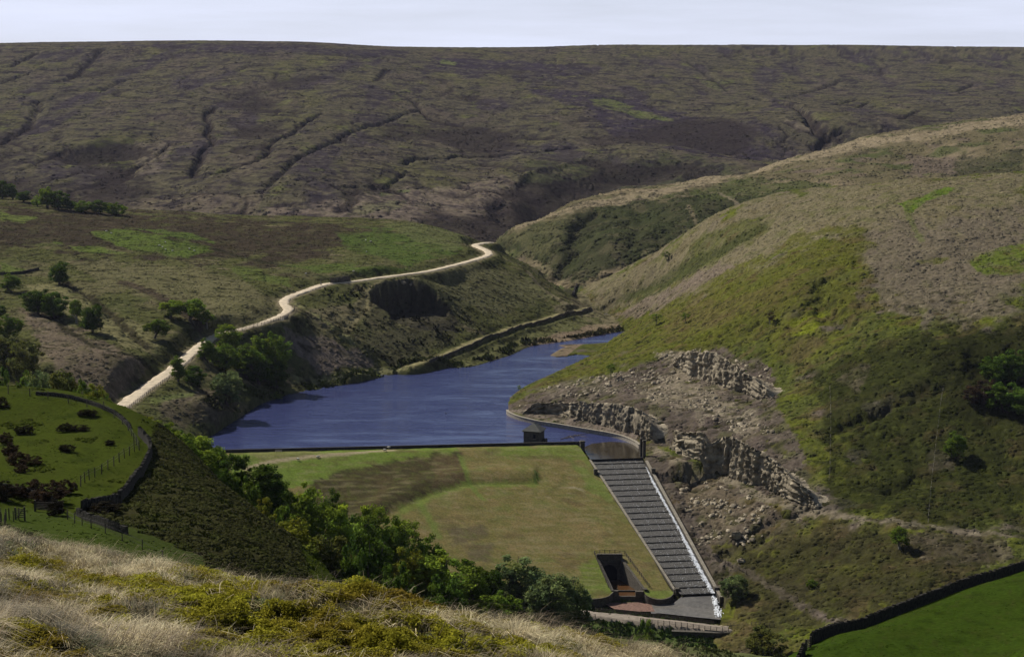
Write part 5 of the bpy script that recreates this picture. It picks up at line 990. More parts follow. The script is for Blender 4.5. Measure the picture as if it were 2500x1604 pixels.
fence([(OL0[0] - 1.4, OYB + 3), (OL1[0] - 1.6, OL1[1] + 2)], 'rail fence down the left wall of the outlet basin', (.5, 1.05), 1.25, 1.5, group=OG, zfix=dz_)
BG = 'rail fences at the foot of the dam'
rdz = lambda X, Y: np.interp(X, RD[:, 0], RD[:, 2]) + .1
fence([(p[0] + .3, p[1] + 2.9) for p in RD[14:36:3]], 'rail fence on the dam side of the service road', (.4, .75, 1.1), 1.25, 1.9, group=BG, zfix=rdz)
fence([(p[0], p[1] - 2.9) for p in RD[22:43:3]], 'rail fence on the near side of the service road above the retaining wall', (.4, .75, 1.1), 1.25, 1.9, group=BG, zfix=rdz)
fence([(p[0], p[1] - 3.2) for p in RD[8:16:2]], 'short dark rail fence by the left end of the service road', (.5, 1.0), 1.2, 1.9, group=BG, zfix=rdz)
fence(hits([(1720, 1352), (1745, 1362), (1770, 1375), (1795, 1388), (1822, 1402)], 300), 'rail fence along the footpath right of the chute foot', (.5, 1.0), 1.2, 2.0, group=BG)
fence(hits([(1835, 1526), (1860, 1528), (1890, 1530)], 300), 'rail fence just past the small bridge', (.5, 1.0), 1.2, 1.6, group=BG)
def gate(u, v, y0, L, rz, label, cat='gate', h=1.15):
    p = hit(u, v, y0); r = empty('field_gate', p, rz); tag(r, label, cat, 'wooden field gates')
    for x in (0, L): mb = MB(); mb.box((x, 0, .55), (.2, .2, 1.7)); mb.build('gate_post', M_wood, r)
    for i in range(5): mb = MB(); mb.box((L / 2, 0, .25 + .22 * i), (L - .2, .05, .09)); mb.build('bar', M_wood, r)
    mb = MB(); mb.beam((.2, .04, .25), (L - .2, .04, 1.1), .05, .09); mb.build('brace', M_wood, r)
gate(86, 1248, 60, 3.4, -.12, 'barred field gate in shade under the brown bushes at the left'); gate(38, 1268, 60, 1.0, .3, 'narrow ladder like gate left of the barred gate'); gate(1968, 1588, 100, 1.3, 1.0, 'small dark gate where the wall of the bright field ends')
# ------------------------------------------------------------------ small things: bench, sheep, cyclist, duck, drift logs
p = (PZ(680, 1104, 2.5)); r = empty('picnic_bench', (p[0], p[1], float(dam_z(np.float64(p[0]), np.float64(p[1])))), .05); tag(r, 'weathered wooden bench standing against the parapet wall', 'bench')
mb = MB(); mb.box((0, 0, .48), (2.6, .45, .07)); mb.build('seat', M_paleno, r); mb = MB(); mb.box((0, .25, .85), (2.6, .06, .35)); mb.build('backrest', M_paleno, r)
for x in (-1.1, 1.1): mb = MB(); mb.box((x, 0, .23), (.09, .42, .48)); mb.build('leg', M_paleno, r); mb = MB(); mb.box((x, .27, .5), (.09, .08, 1.0)); mb.build('leg', M_paleno, r)
M_wool = mat('sheep_wool', (.62, .58, .5), .95, .05, 8, .2, 5, rand=.1); M_face = mat('sheep_face', (.1, .09, .08), .8, 0, 1, .2, 3)
def make_sheep():
    r = empty('sheep'); mb = MB(); mb.ball((0, 0, .62), (.52, .27, .29), 12, 8); mb.ball((.42, 0, .72), (.2, .16, .2), 8, 6); mb.tube([(-.5, 0, .7), (-.58, 0, .5)], [.06, .03], 5); mb.build('fleece', M_wool, r, True)
    mb = MB(); mb.tube([(.5, 0, .72), (.66, 0, .55), (.78, 0, .38)], [.11, .1, .055], 8); mb.build('head', M_face, r, True)
    for s_ in (-1, 1): mb = MB(); mb.tube([(.6, s_ * .08, .66), (.56, s_ * .2, .66)], [.045, .015], 5); mb.build('ear', M_face, r)
    for x, y in ((.3, .14), (.3, -.14), (-.32, .14), (-.32, -.14)): mb = MB(); mb.tube([(x, y, .5), (x + (.02 if x > 0 else -.06), y, .26), (x, y, 0)], [.075, .045, .04], 6); mb.build('leg', M_face, r)
    return r
SH = make_sheep(); first = True
for u, v, rz, lb, on in ((728, 1124, 2.6, 'white sheep grazing below the worn path on the dam, left of a pair', 1), (776, 1119, .4, 'white sheep grazing on the dam just right of its neighbour, under the worn path', 1), (940, 1102, 2.9, 'sheep on the dam path near the middle of the parapet wall', 1), (949, 1096, .2, 'sheep close against the parapet wall, behind the one on the path', 1),
    (389, 602, .3, 'sheep at the left of the flock on the bright green strip', 0), (397, 606, 2.2, 'sheep in the middle of the flock on the bright green strip', 0), (404, 612, 1.0, 'sheep low in the flock on the bright green strip', 0), (421, 615, .5, 'sheep at the right of the flock on the bright green strip', 0), (463, 610, 2.8, 'sheep alone near the right tip of the bright green strip', 0), (474, 615, .1, 'sheep furthest right on the bright green strip', 0), (404, 594, 1.5, 'sheep above the flock on the bright green strip', 0), (260, 567, .8, 'sheep at the far left end of the bright green strip', 0), (272, 572, 3.0, 'sheep just right of the one at the far left end of the green strip', 0),
    (747, 671, .7, 'sheep on the slope above the track, left of the black parapet', 0), (893, 589, 2.0, 'upper left sheep in the green pasture above the track', 0), (905, 592, .3, 'upper right sheep in the green pasture above the track', 0), (895, 617, 1.1, 'sheep midway down the green pasture above the track', 0), (863, 665, .5, 'sheep beside the track right of the black parapet', 0)):
    p = dam_hit(u, v) if on else hit(u, v, 300)
    if p is None: continue
    o = SH if first else copy_tree(SH); first = False; o.location = (p[0], p[1], p[2] + (.03 if on else .0)); o.rotation_euler = (0, 0, rz); o.scale = (1.15,) * 3; tag(o, lb, 'sheep', 'sheep grazing on the dam and far bank')
# cyclist on the track: a person astride a bicycle
i_ = int(np.argmin(np.abs(np.array([project(*q)[0] for q in TC[120:180]]) - 786))) + 120; q = TC[i_]; d_ = TC[i_ + 2] - TC[i_ - 2]; rz = math.atan2(d_[1], d_[0]) + math.pi
M_cloth = mat('pale_jacket', (.5, .45, .5), .9, 0, 1, .1, 3); M_dk = mat('dark_clothes', (.03, .03, .035), .8, 0, 1, .2, 3); M_skin = mat('skin', (.5, .33, .25), .6, 0, 1, .1, 3); M_tyre = mat('tyre_rubber', (.02, .02, .02), .8, 0, 1, .1, 3)
bp_ = (q[0], q[1] - 1.0, q[2] + .12); bk = empty('bicycle', bp_, rz); tag(bk, 'dark bicycle ridden along the pale track near the black parapet', 'bicycle')
for x in (-.52, .52):
    mb = MB(); mb.tube([(x + .34 * math.cos(a), 0, .34 + .34 * math.sin(a)) for a in np.linspace(0, 2 * math.pi, 19)], [.03] * 19, 5, False); mb.build('wheel', M_tyre, bk)
mb = MB()
for a, b in (((-.52, 0, .34), (-.1, 0, .32)), ((-.1, 0, .32), (-.22, 0, .85)), ((-.52, 0, .34), (-.2, 0, .75)), ((-.1, 0, .32), (.38, 0, .82)), ((-.2, 0, .75), (.38, 0, .85)), ((.52, 0, .34), (.36, 0, .95))): mb.beam(a, b, .04, .04)
mb.build('frame', M_dk, bk); mb = MB(); mb.box((-.24, 0, .9), (.26, .14, .06)); mb.build('saddle', M_dk, bk); mb = MB(); mb.beam((.36, -.28, .98), (.36, .28, .98), .04, .04); mb.build('handlebar', M_dk, bk)
def person_body(joints, edges, radii, name, m):
    me = D.meshes.new(name); me.from_pydata(joints, edges, []); o = D.objects.new(name, me); C.objects.link(o); md = o.modifiers.new('skin', 'SKIN'); me.materials.append(m)
    if not me.skin_vertices:
        b_ = bmesh.new(); b_.from_mesh(me); b_.verts.layers.skin.verify(); b_.to_mesh(me); b_.free()
    for i, v_ in enumerate(me.skin_vertices[0].data): v_.radius = (radii[i], radii[i]); v_.use_root = i == 0
    s2 = o.modifiers.new('sub', 'SUBSURF'); s2.levels = 1; s2.render_levels = 1; return o
J = [(-.22, 0, .98), (-.12, 0, 1.2), (.08, 0, 1.45), (.15, 0, 1.55), (.2, 0, 1.68), (.22, 0, 1.78), (-.2, .1, .95), (.12, .12, .82), (-.05, .12, .45), (.06, .12, .4), (-.2, -.1, .95), (.15, -.12, .72), (-.02, -.12, .28), (.1, -.12, .24), (.08, .2, 1.42), (.2, .24, 1.15), (.36, .24, 1.0), (.08, -.2, 1.42), (.2, -.24, 1.15), (.36, -.24, 1.0)]
E_ = [(0, 1), (1, 2), (2, 3), (3, 4), (4, 5), (0, 6), (6, 7), (7, 8), (8, 9), (0, 10), (10, 11), (11, 12), (12, 13), (2, 14), (14, 15), (15, 16), (2, 17), (17, 18), (18, 19)]
Rr = [.14, .15, .15, .06, .095, .08, .1, .075, .05, .045, .1, .075, .05, .045, .07, .05, .04, .07, .05, .04]
pr = person_body(J, E_, Rr, 'person', M_dk); pr.location = bp_; pr.rotation_euler = (0, 0, rz); tag(pr, 'cyclist in a pale jacket and dark trousers riding along the track', 'person')
mb = MB(); mb.ball((-.02, 0, 1.3), (.2, .22, .3), 10, 8); mb.build('jacket', M_cloth, pr, True); mb = MB(); mb.ball((.22, 0, 1.8), (.13, .11, .08), 8, 6); mb.build('helmet', M_cloth, pr, True)
M_duck = mat('dark_feathers', (.03, .028, .026), .7, 0, 1, .2, 4)
p = PZ(1089, 1010, 0); r = empty('waterbird', p, 2.6); tag(r, 'single dark waterbird floating in the middle of the reservoir', 'bird')
mb = MB(); mb.ball((0, 0, .12), (.5, .24, .2), 10, 7); mb.tube([(-.4, 0, .18), (-.62, 0, .24)], [.1, .02], 6); mb.build('body', M_duck, r, True); mb = MB(); mb.tube([(.38, 0, .18), (.48, 0, .45), (.52, 0, .62)], [.1, .06, .06], 7); mb.ball((.55, 0, .66), (.11, .08, .08), 8, 6); mb.build('head', M_duck, r, True); mb = MB(); mb.tube([(.62, 0, .65), (.78, 0, .62)], [.04, .015], 5); mb.build('beak', M_paleno, r)
M_log = mat('wet_log', (.12, .1, .08), .6, .02, 5, .4, 3)
for i, (a, b, rr, lb) in enumerate((((1368, 1072), (1412, 1064), .22, 'floating log nearest the dam among the driftwood'), ((1385, 1066), (1438, 1058), .2, 'long dark floating log furthest out in the driftwood'), ((1392, 1064), (1402, 1071), .14, 'short stub of driftwood crossing the nearest log'), ((1400, 1062), (1432, 1066), .16, 'thin floating log at the spillway mouth'), ((1376, 1068), (1400, 1067), .12, 'slim driftwood branch beside the dam wall'))):
    p, q = PZ(*a, .03), PZ(*b, .03); mb = MB(); m3 = [(np.array(p) + (np.array(q) - np.array(p)) * t + np.array((random.uniform(-.2, .2), random.uniform(-.3, .3), 0))) for t in (0, .35, .7, 1)]; mb.tube(m3, [rr, rr * .95, rr * .8, rr * .5], 8); tag(mb.build('drift_log', M_log), lb, 'log', 'driftwood at the spillway mouth')
p = dam_hit(1459, 1450) if dam_hit(1459, 1450) is not None else (32, TOE_Y - 3, -25.6)
# ------------------------------------------------------------------ trees and shrubs
M_leaf = mat('leaves', None, .8, 0, 1, .3, 1.2, .0, True, .38, None, .16); M_bark = mat('bark', (.07, .058, .045), .95, .02, 6, .4, 4); M_birch = mat('pale_bark', (.2, .185, .16), .9, .02, 6, .5, 3)
def leaf_cloud(centers, rads, n, size, col, r, cvar=.35, flat=.75, up=.35):
    """many leaf sized faces in clumps; colours vary by clump and leaf"""
    k = len(centers); ci = r.integers(0, k, n); d = r.normal(0, 1, (n, 3)); d /= np.linalg.norm(d, axis=1)[:, None]; rr = rads[ci] * (r.random(n) ** .45); p = centers[ci] + d * rr[:, None] * np.array((1, 1, flat))
    nrm = d + r.normal(0, .7, (n, 3)) + np.array((0, 0, up)); nrm /= np.linalg.norm(nrm, axis=1)[:, None]
    t = np.cross(nrm, r.normal(0, 1, (n, 3))); t /= np.linalg.norm(t, axis=1)[:, None] + 1e-9; b = np.cross(nrm, t); s = size * r.uniform(.55, 1.3, n)[:, None]
    q = np.stack([p - t * s * .5, p + b * s * .32, p + t * s * .5, p - b * s * .32], 1).reshape(-1, 3)
    cv = (1 + cvar * r.normal(0, .5, k))[ci] * (1 + .18 * r.normal(0, 1, n)); hue = r.normal(0, .06, k)[ci]
    c = np.array(col)[None] * np.clip(cv, .35, 1.9)[:, None] * np.stack([1 + hue * 1.5, 1 + hue * .5, 1 - hue], 1); return q, np.repeat(np.clip(c, .004, 1), 4, 0)
def crown_points(r, kind):
    P = []; R = []
    if kind == 'round': lobes = [((0, 0, 5.6), (3.2, 3.2, 3.9)), ((.3, -.3, 2.9), (2.9, 2.9, 2.2))]; n = 95
    elif kind == 'lobed': lobes = [((-1.5, .3, 5.0), (2.2, 2.0, 2.4)), ((1.4, -.4, 5.6), (2.3, 2.0, 2.6)), ((0, .6, 7.4), (2.0, 1.9, 2.3)), ((.4, -1.2, 3.4), (2.4, 1.9, 2.2)), ((-.8, 1.0, 2.6), (2.2, 2.0, 1.8)), ((1.6, .8, 2.9), (1.7, 1.6, 1.7))]; n = 112
    elif kind == 'loose': lobes = [((0, 0, 7.4), (1.5, 1.5, 2.3)), ((-1.5, .4, 5.2), (1.6, 1.4, 1.5)), ((1.6, -.5, 5.6), (1.5, 1.5, 1.6)), ((-.3, -1, 4.0), (1.3, 1.2, 1.1)), ((1.9, .8, 3.6), (1.1, 1.0, .9))]; n = 66
    elif kind == 'leaning': lobes = [((1.0, 0, 6.6), (2.6, 2.2, 2.3)), ((2.6, .4, 4.9), (1.8, 1.7, 1.5)), ((-1.2, -.3, 5.4), (1.7, 1.6, 1.6)), ((2.2, -.6, 3.3), (1.6, 1.5, 1.3))]; n = 80
    elif kind == 'tall': lobes = [((0, 0, 4.2), (2.1, 2.1, 2.6)), ((.2, .1, 7.0), (1.6, 1.6, 2.8))]; n = 80
    elif kind == 'bush': lobes = [((0, 0, 4.2), (4.0, 3.8, 5.2)), ((-2.6, .5, 3.0), (2.4, 2.2, 3.4)), ((2.5, -.6, 3.2), (2.6, 2.3, 3.6))]; n = 80
    else: lobes = [((0, 0, 6), (1.8, 1.8, 2.4)), ((.9, 0, 4), (1.2, 1.2, 1.2))]; n = 26
    w_ = np.array([l[1][0] * l[1][1] * l[1][2] for l in lobes]); w_ /= w_.sum()
    for _ in range(n):
        c, a = lobes[r.choice(len(lobes), p=w_)]; d = r.normal(0, 1, 3); d /= np.linalg.norm(d); q = r.uniform(.5, 1.04) ** .8; p = np.array(c) + d * np.array(a) * q
        if p[2] < .6: p[2] = .6 + 1.2 * r.random()
        P.append(p); R.append(r.uniform(.55, 1.2) * (1.0 if kind != 'sapling' else .7))
    return np.array(P), np.array(R), lobes
PROTO = {}
def proto(kind, tone):
    if (kind, tone) in PROTO: return PROTO[(kind, tone)]
    r = np.random.default_rng(len(PROTO) * 17 + 3); P, R, lobes = crown_points(r, kind)
    col = {'dark': (.066, .11, .016), 'mid': (.115, .17, .022), 'light': (.185, .25, .03), 'yellow': (.185, .2, .025), 'pale': (.14, .18, .065), 'brown': (.05, .034, .02), 'rust': (.115, .122, .028), 'rush': (.024, .02, .012)}[tone]
    n = {'sapling': 1100, 'bush': 7500, 'loose': 6000}.get(kind, 9500)
    q, c = leaf_cloud(P, R, n, .4 if kind != 'bush' else .5, col, r)
    cm = np_mesh('crown', q, np.arange(len(q)).reshape(-1, 4), M_leaf, None, False, c)
    mb = MB(); bk = M_birch if kind in ('loose', 'sapling') else M_bark; th = .34 if kind != 'sapling' else .14
    if kind == 'bush':
        for i in range(5): a = i * 1.26; mb.tube([(.3 * math.cos(a), .3 * math.sin(a), -.6), (1.0 * math.cos(a), 1.0 * math.sin(a), 1.8), (1.9 * math.cos(a), 1.9 * math.sin(a), 4.5)], [.16, .12, .04], 6)
    else:
        l0 = np.array(lobes[0][0]); bend = r.normal(0, .35, 2); mb.tube([(0, 0, -.9), (0, 0, .3), (bend[0] + l0[0] * .25, bend[1], 1.8), (bend[0] + l0[0] * .55, bend[1], 3.4), (l0[0], l0[1], l0[2])], [th * 1.5, th * 1.1, th * .9, th * .7, th * .25], 8)
        for c_, a_ in lobes[1:] + lobes[:1]:
            for _ in range(3):
                e = np.array(c_) + r.normal(0, .5, 3) * np.array(a_) * .8; s0 = np.array((bend[0] + l0[0] * .4, bend[1], 1.8 + r.random() * 1.6)); mid = (s0 + e) / 2 + np.array((0, 0, .4)); mb.tube([s0, mid, e], [th * .5, th * .32, th * .08], 6)
    tm = mb.build('trunk', bk, None, True); ext = np.ptp(q, axis=0)
    for o in (cm, tm): C.objects.unlink(o)
    PROTO[(kind, tone)] = (cm, tm, ext, q[:, 2].max()); return PROTO[(kind, tone)]
def tree(name, pos, h, wd, kind, tone, label, cat, group, seed):
    cm, tm, ext, zt = proto(kind, tone); r = empty(name, pos, (seed * 2.399) % 6.28); s = h / zt; sx = wd / ((ext[0] + ext[1]) / 2)
    for o in (cm, tm):
        c = o.copy(); C.objects.link(c); c.parent = r; c.scale = (sx, sx, s) if o is cm else (sx * .8 + s * .2, sx * .8 + s * .2, s)
        if o is tm: c.scale = (sx, sx, s)
    return tag(r, label, cat, group)
GR1, GR2, GR3, GR4 = 'trees on the skyline of the far bank', 'trees scattered over the far bank', 'trees between the track and the water', 'trees on the slope beside the dam'
TREES = [  # u, top v, base v or ('Y', distance), width px, kind, tone, label, group
 (6, 440, 486, 36, 'round', 'dark', 'dark tree cut by the left edge, first of the skyline clump', GR1), (31, 447, 488, 24, 'tall', 'mid', 'slim tree second from the left in the skyline clump', GR1), (58, 466, 493, 34, 'lobed', 'dark', 'low dark tree in the dip of the skyline clump', GR1),
 (92, 476, 505, 24, 'lobed', 'light', 'small light green tree at the foot of the tall skyline trees', GR1), (116, 455, 510, 36, 'tall', 'light', 'tall light green tree in the middle of the skyline clump', GR1), (143, 465, 512, 46, 'round', 'dark', 'broad dark tree right of the tall light green skyline tree', GR1), (173, 488, 514, 30, 'lobed', 'dark', 'low dark tree right of the broad skyline tree', GR1), (203, 489, 518, 40, 'round', 'mid', 'neat round tree third from the right of the skyline clump', GR1), (240, 488, 521, 38, 'round', 'dark', 'dark dome shaped tree second from the right of the skyline clump', GR1), (283, 496, 524, 46, 'bush', 'mid', 'low spreading bush at the right end of the skyline clump', GR1),
 (145, 638, 695, 48, 'lobed', 'dark', 'tall dark tree at the top of the left hillside below the heather', GR2), (28, 667, 713, 42, 'lobed', 'mid', 'small tree by the ruined wall near the left edge', GR2), (93, 705, 768, 62, 'lobed', 'dark', 'left of two joined dark trees on the left hillside', GR2), (132, 712, 776, 58, 'round', 'dark', 'right of two joined dark trees on the left hillside', GR2), (186, 730, 790, 40, 'loose', 'mid', 'open branched tree with sky of grass showing through, left hillside', GR2), (226, 742, 812, 52, 'lobed', 'dark', 'dense dark tree right of the open branched one', GR2), (22, 766, 830, 56, 'lobed', 'mid', 'rounded tree at the left edge above the dark bushes', GR2), (2, 745, 772, 26, 'round', 'dark', 'dark tree mostly outside the left edge', GR2),
 (416, 732, 774, 56, 'leaning', 'light', 'light green leaning tree left of the pair above the track', GR2), (472, 729, 794, 58, 'leaning', 'mid', 'crooked dark limbed tree above the track', GR2), (505, 756, 801, 32, 'loose', 'mid', 'small loose tree just right of the crooked one', GR2), (378, 778, 827, 46, 'leaning', 'mid', 'single leaning tree on the bank nearest the lower track', GR2),
 (18, 822, ('Y', 640), 80, 'lobed', 'rust', 'rusty green tree at the left edge over the pasture', GR2), (62, 832, ('Y', 625), 74, 'round', 'rust', 'round rusty tree right of the one at the left edge', GR2), (68, 888, ('Y', 430), 56, 'lobed', 'mid', 'green tree behind the pale tree at the pasture fence', GR2), (12, 890, ('Y', 420), 56, 'bush', 'dark', 'dark bush in the left corner behind the pasture', GR2),
 (86, 904, ('Y', 345), 70, 'lobed', 'pale', 'pale grey green tree behind the pasture fence', GR2), (156, 900, ('Y', 350), 84, 'lobed', 'rust', 'largest olive brown tree behind the pasture fence', GR2), (203, 922, ('Y', 338), 50, 'round', 'mid', 'green tree right of the largest one behind the pasture fence', GR2), (234, 936, ('Y', 332), 56, 'lobed', 'yellow', 'yellow green tree nearest the lower end of the track', GR2), (258, 965, ('Y', 318), 40, 'bush', 'mid', 'bush at the corner where track and pasture fence meet', GR2),
 (558, 790, 858, 56, 'round', 'light', 'bright green round tree hiding a piece of the track', GR3), (506, 824, 884, 40, 'lobed', 'mid', 'tree at the left of the big clump below the track', GR3), (547, 836, 902, 62, 'lobed', 'mid', 'grey green tree in front of the bright round one', GR3), (600, 838, 918, 66, 'lobed', 'mid', 'middle tree of the big clump between track and water', GR3), (640, 812, 905, 60, 'lobed', 'light', 'tall tree at the back of the big clump by the water', GR3), (672, 806, 925, 66, 'round', 'mid', 'tallest tree at the right end of the big clump by the water', GR3), (632, 868, 938, 60, 'lobed', 'dark', 'dark tree low in the middle of the big clump', GR3), (676, 880, 945, 52, 'round', 'dark', 'dark lower tree at the right foot of the big clump', GR3), (555, 905, 992, 70, 'round', 'pale', 'large pale round tree standing alone just above the water', GR3), (435, 866, 932, 36, 'tall', 'mid', 'narrow tree crossing the track below its long straight', GR3), (477, 892, 944, 44, 'round', 'dark', 'small round tree right of the narrow one beside the track', GR3), (675, 956, 976, 26, 'bush', 'mid', 'little shrub on the spit right of the large pale tree', GR3),
 (345, 1018, ('Y', 305), 60, 'bush', 'yellow', 'yellow green bush at the right corner of the pasture wall', GR4), (395, 1026, ('Y', 320), 66, 'bush', 'light', 'loose light green bush beyond the pasture wall', GR4), (440, 1048, ('Y', 330), 54, 'bush', 'mid', 'mid green bush between the pasture wall and the water', GR4), (487, 1062, ('Y', 335), 72, 'loose', 'light', 'feathery tree beside the left end of the dam wall', GR4), (527, 1088, ('Y', 330), 50, 'lobed', 'mid', 'tree just left of the dam crest, below the feathery one', GR4), (572, 1106, ('Y', 325), 58, 'round', 'dark', 'very dark round tree against the left end of the dam grass', GR4), (545, 1140, ('Y', 300), 44, 'bush', 'dark', 'dark bush under the very dark round tree', GR4),
 (412, 1046, ('Y', 292), 56, 'bush', 'light', 'light green scrub bush on top of the dark slope, nearest the pasture wall', GR4), (458, 1074, ('Y', 296), 54, 'bush', 'mid', 'second scrub bush down the ridge of the dark slope', GR4), (505, 1098, ('Y', 296), 60, 'loose', 'light', 'thin light green young tree on the ridge of the dark slope', GR4), (596, 1158, ('Y', 300), 56, 'bush', 'mid', 'scrub bush on the ridge just left of the tall dark tree', GR4), (640, 1215, ('Y', 272), 50, 'bush', 'yellow', 'yellow green bush on the dark slope under the tall dark tree', GR4),
 (643, 1132, ('Y', 322), 82, 'tall', 'dark', 'tall dark tree standing out in front of the green dam ramp', GR4), (690, 1160, ('Y', 330), 50, 'lobed', 'mid', 'smaller tree right of the tall dark one by the dam', GR4), (742, 1174, ('Y', 320), 88, 'lobed', 'light', 'bright leafed tree in front of the dark heather bank', GR4), (700, 1230, ('Y', 285), 60, 'bush', 'mid', 'low green shrub under the tall dark tree', GR4), (812, 1186, ('Y', 355), 56, 'lobed', 'mid', 'tree overlapping the dark heather bank of the dam', GR4), (812, 1226, ('Y', 318), 92, 'round', 'light', 'sunlit round crown in the middle of the tree belt', GR4), (708, 1266, ('Y', 262), 118, 'lobed', 'yellow', 'broad yellow green tree at the left of the front row', GR4), (795, 1296, ('Y', 268), 100, 'lobed', 'rust', 'olive brown tree next to the broad yellow green one', GR4),
 (868, 1256, ('Y', 330), 70, 'lobed', 'dark', 'dark tree behind the sunlit crowns against the dam grass', GR4), (910, 1232, ('Y', 345), 72, 'round', 'light', 'light green crown highest against the lower dam grass', GR4), (955, 1258, ('Y', 350), 70, 'lobed', 'mid', 'crown just right of the highest one against the dam grass', GR4), (905, 1296, ('Y', 300), 92, 'lobed', 'dark', 'deep green tree in shade in the centre of the belt', GR4), (992, 1270, ('Y', 360), 76, 'round', 'light', 'rounded crown on the outer edge of the belt facing the dam', GR4), (1050, 1302, ('Y', 365), 62, 'lobed', 'mid', 'outermost crown halfway down the belt', GR4), (865, 1325, ('Y', 262), 84, 'bush', 'dark', 'dark undergrowth shrub above the dry grass, left of centre', GR4), (965, 1362, ('Y', 265), 84, 'bush', 'dark', 'dark undergrowth shrub above the dry grass, right of the other', GR4),
 (1000, 1335, ('Y', 330), 74, 'lobed', 'yellow', 'yellowish tree in front of the outer crowns', GR4), (1072, 1338, ('Y', 330), 118, 'lobed', 'light', 'big leafy tree filling the middle of the lower belt', GR4), (1140, 1356, ('Y', 345), 84, 'round', 'mid', 'dense tree right of the big leafy one', GR4), (1085, 1400, ('Y', 290), 90, 'bush', 'dark', 'dark shrub under the big leafy tree', GR4), (1195, 1384, ('Y', 380), 60, 'lobed', 'dark', 'small dark tree between the dense tree and the grey ones', GR4), (1255, 1360, ('Y', 395), 100, 'lobed', 'pale', 'tall grey green willow like tree near the dam toe', GR4), (1310, 1388, ('Y', 400), 58, 'tall', 'pale', 'narrow grey green tree behind the willow like one', GR4), (1345, 1400, ('Y', 385), 96, 'round', 'pale', 'rounded grey green tree in front of the lower dam wall', GR4), (1398, 1410, ('Y', 400), 70, 'lobed', 'pale', 'last grey green tree at the right end of the belt', GR4), (1220, 1440, ('Y', 330), 80, 'bush', 'mid', 'green shrub below the grey green trees', GR4),
 (1573, 1506, ('Y', 455), 54, 'bush', 'mid', 'single round green bush below the service road', None), (1870, 1526, ('Y', 466), 108, 'bush', 'rust', 'rusty yellow bush between the bridge and the field wall', None), (1792, 1402, 1466, 62, 'round', 'pale', 'grey green bushy tree right of the chute foot', None), (2332, 1052, 1120, 46, 'lobed', 'mid', 'lone green tree with a dark round shadow, high on the right hillside', None), (1982, 1412, 1434, 24, 'bush', 'mid', 'small green bush alone on the lower right slope', None), (2196, 1284, 1340, 44, 'loose', 'mid', 'thin leafed tree under the hillside path at the right', None),
 (2425, 870, 930, 74, 'bush', 'dark', 'dark bush left of the group at the right edge, upper hillside', 'dark bushes at the right edge'), (2478, 850, 930, 90, 'bush', 'dark', 'tallest dark bush of the group at the right edge', 'dark bushes at the right edge'), (2400, 925, 985, 70, 'bush', 'brown', 'brownish dark bush at the left foot of the group at the right edge', 'dark bushes at the right edge'), (2455, 930, 1005, 90, 'bush', 'dark', 'big dark bush in the middle of the group at the right edge', 'dark bushes at the right edge'), (2500, 940, 1010, 80, 'bush', 'dark', 'dark bush cut by the right edge, lowest of the group', 'dark bushes at the right edge'),
 (1492, 888, 926, 20, 'sapling', 'mid', 'thin sapling above the long rock face by the water', 'saplings on the right hillside'), (1812, 900, 950, 22, 'sapling', 'mid', 'sapling growing out of the upper cliff', 'saplings on the right hillside'), (1880, 764, 792, 24, 'sapling', 'brown', 'bare brown sapling in the middle of the bilberry slope', 'saplings on the right hillside'), (1674, 764, 790, 20, 'sapling', 'mid', 'right of two small saplings where slope and far water meet', 'saplings on the right hillside'), (1602, 766, 792, 24, 'sapling', 'mid', 'left of two small saplings where slope and far water meet', 'saplings on the right hillside'), (1628, 614, 636, 18, 'sapling', 'dark', 'dark little tree in the fold below the second ridge', 'saplings on the right hillside'), (1268, 940, 958, 9, 'sapling', 'light', 'tiny sapling on the water edge of the quarry slope', 'saplings on the right hillside')]
for i, (u, vt, b, wpx, kind, tone, lb, grp) in enumerate(TREES):
    if isinstance(b, tuple):
        p = PY(u, vt, b[1]); z = H1(p[0], p[1]); pos = (p[0], p[1], z)
    else:
        q = hit(u, b, 90); pos = q; p = PY(u, vt, q[1])
    h = p[2] - pos[2]; wd = wpx * pos[1] / F * (1.3 if kind == 'sapling' else 1.34 if grp != GR4 else 1.55)
    if h < 1.2 or h > 26: print('TREE?', lb, round(h, 1), [round(x) for x in pos])
    h = min(max(h, wd * .5), 24)
    nm = {'bush': 'shrub', 'sapling': 'sapling', 'loose': 'birch_tree', 'tall': 'birch_tree'}.get(kind, 'broadleaf_tree'); tree(nm, pos, h, wd, kind, tone, lb, {'shrub': 'shrub', 'sapling': 'sapling'}.get(nm, 'tree'), grp, i)
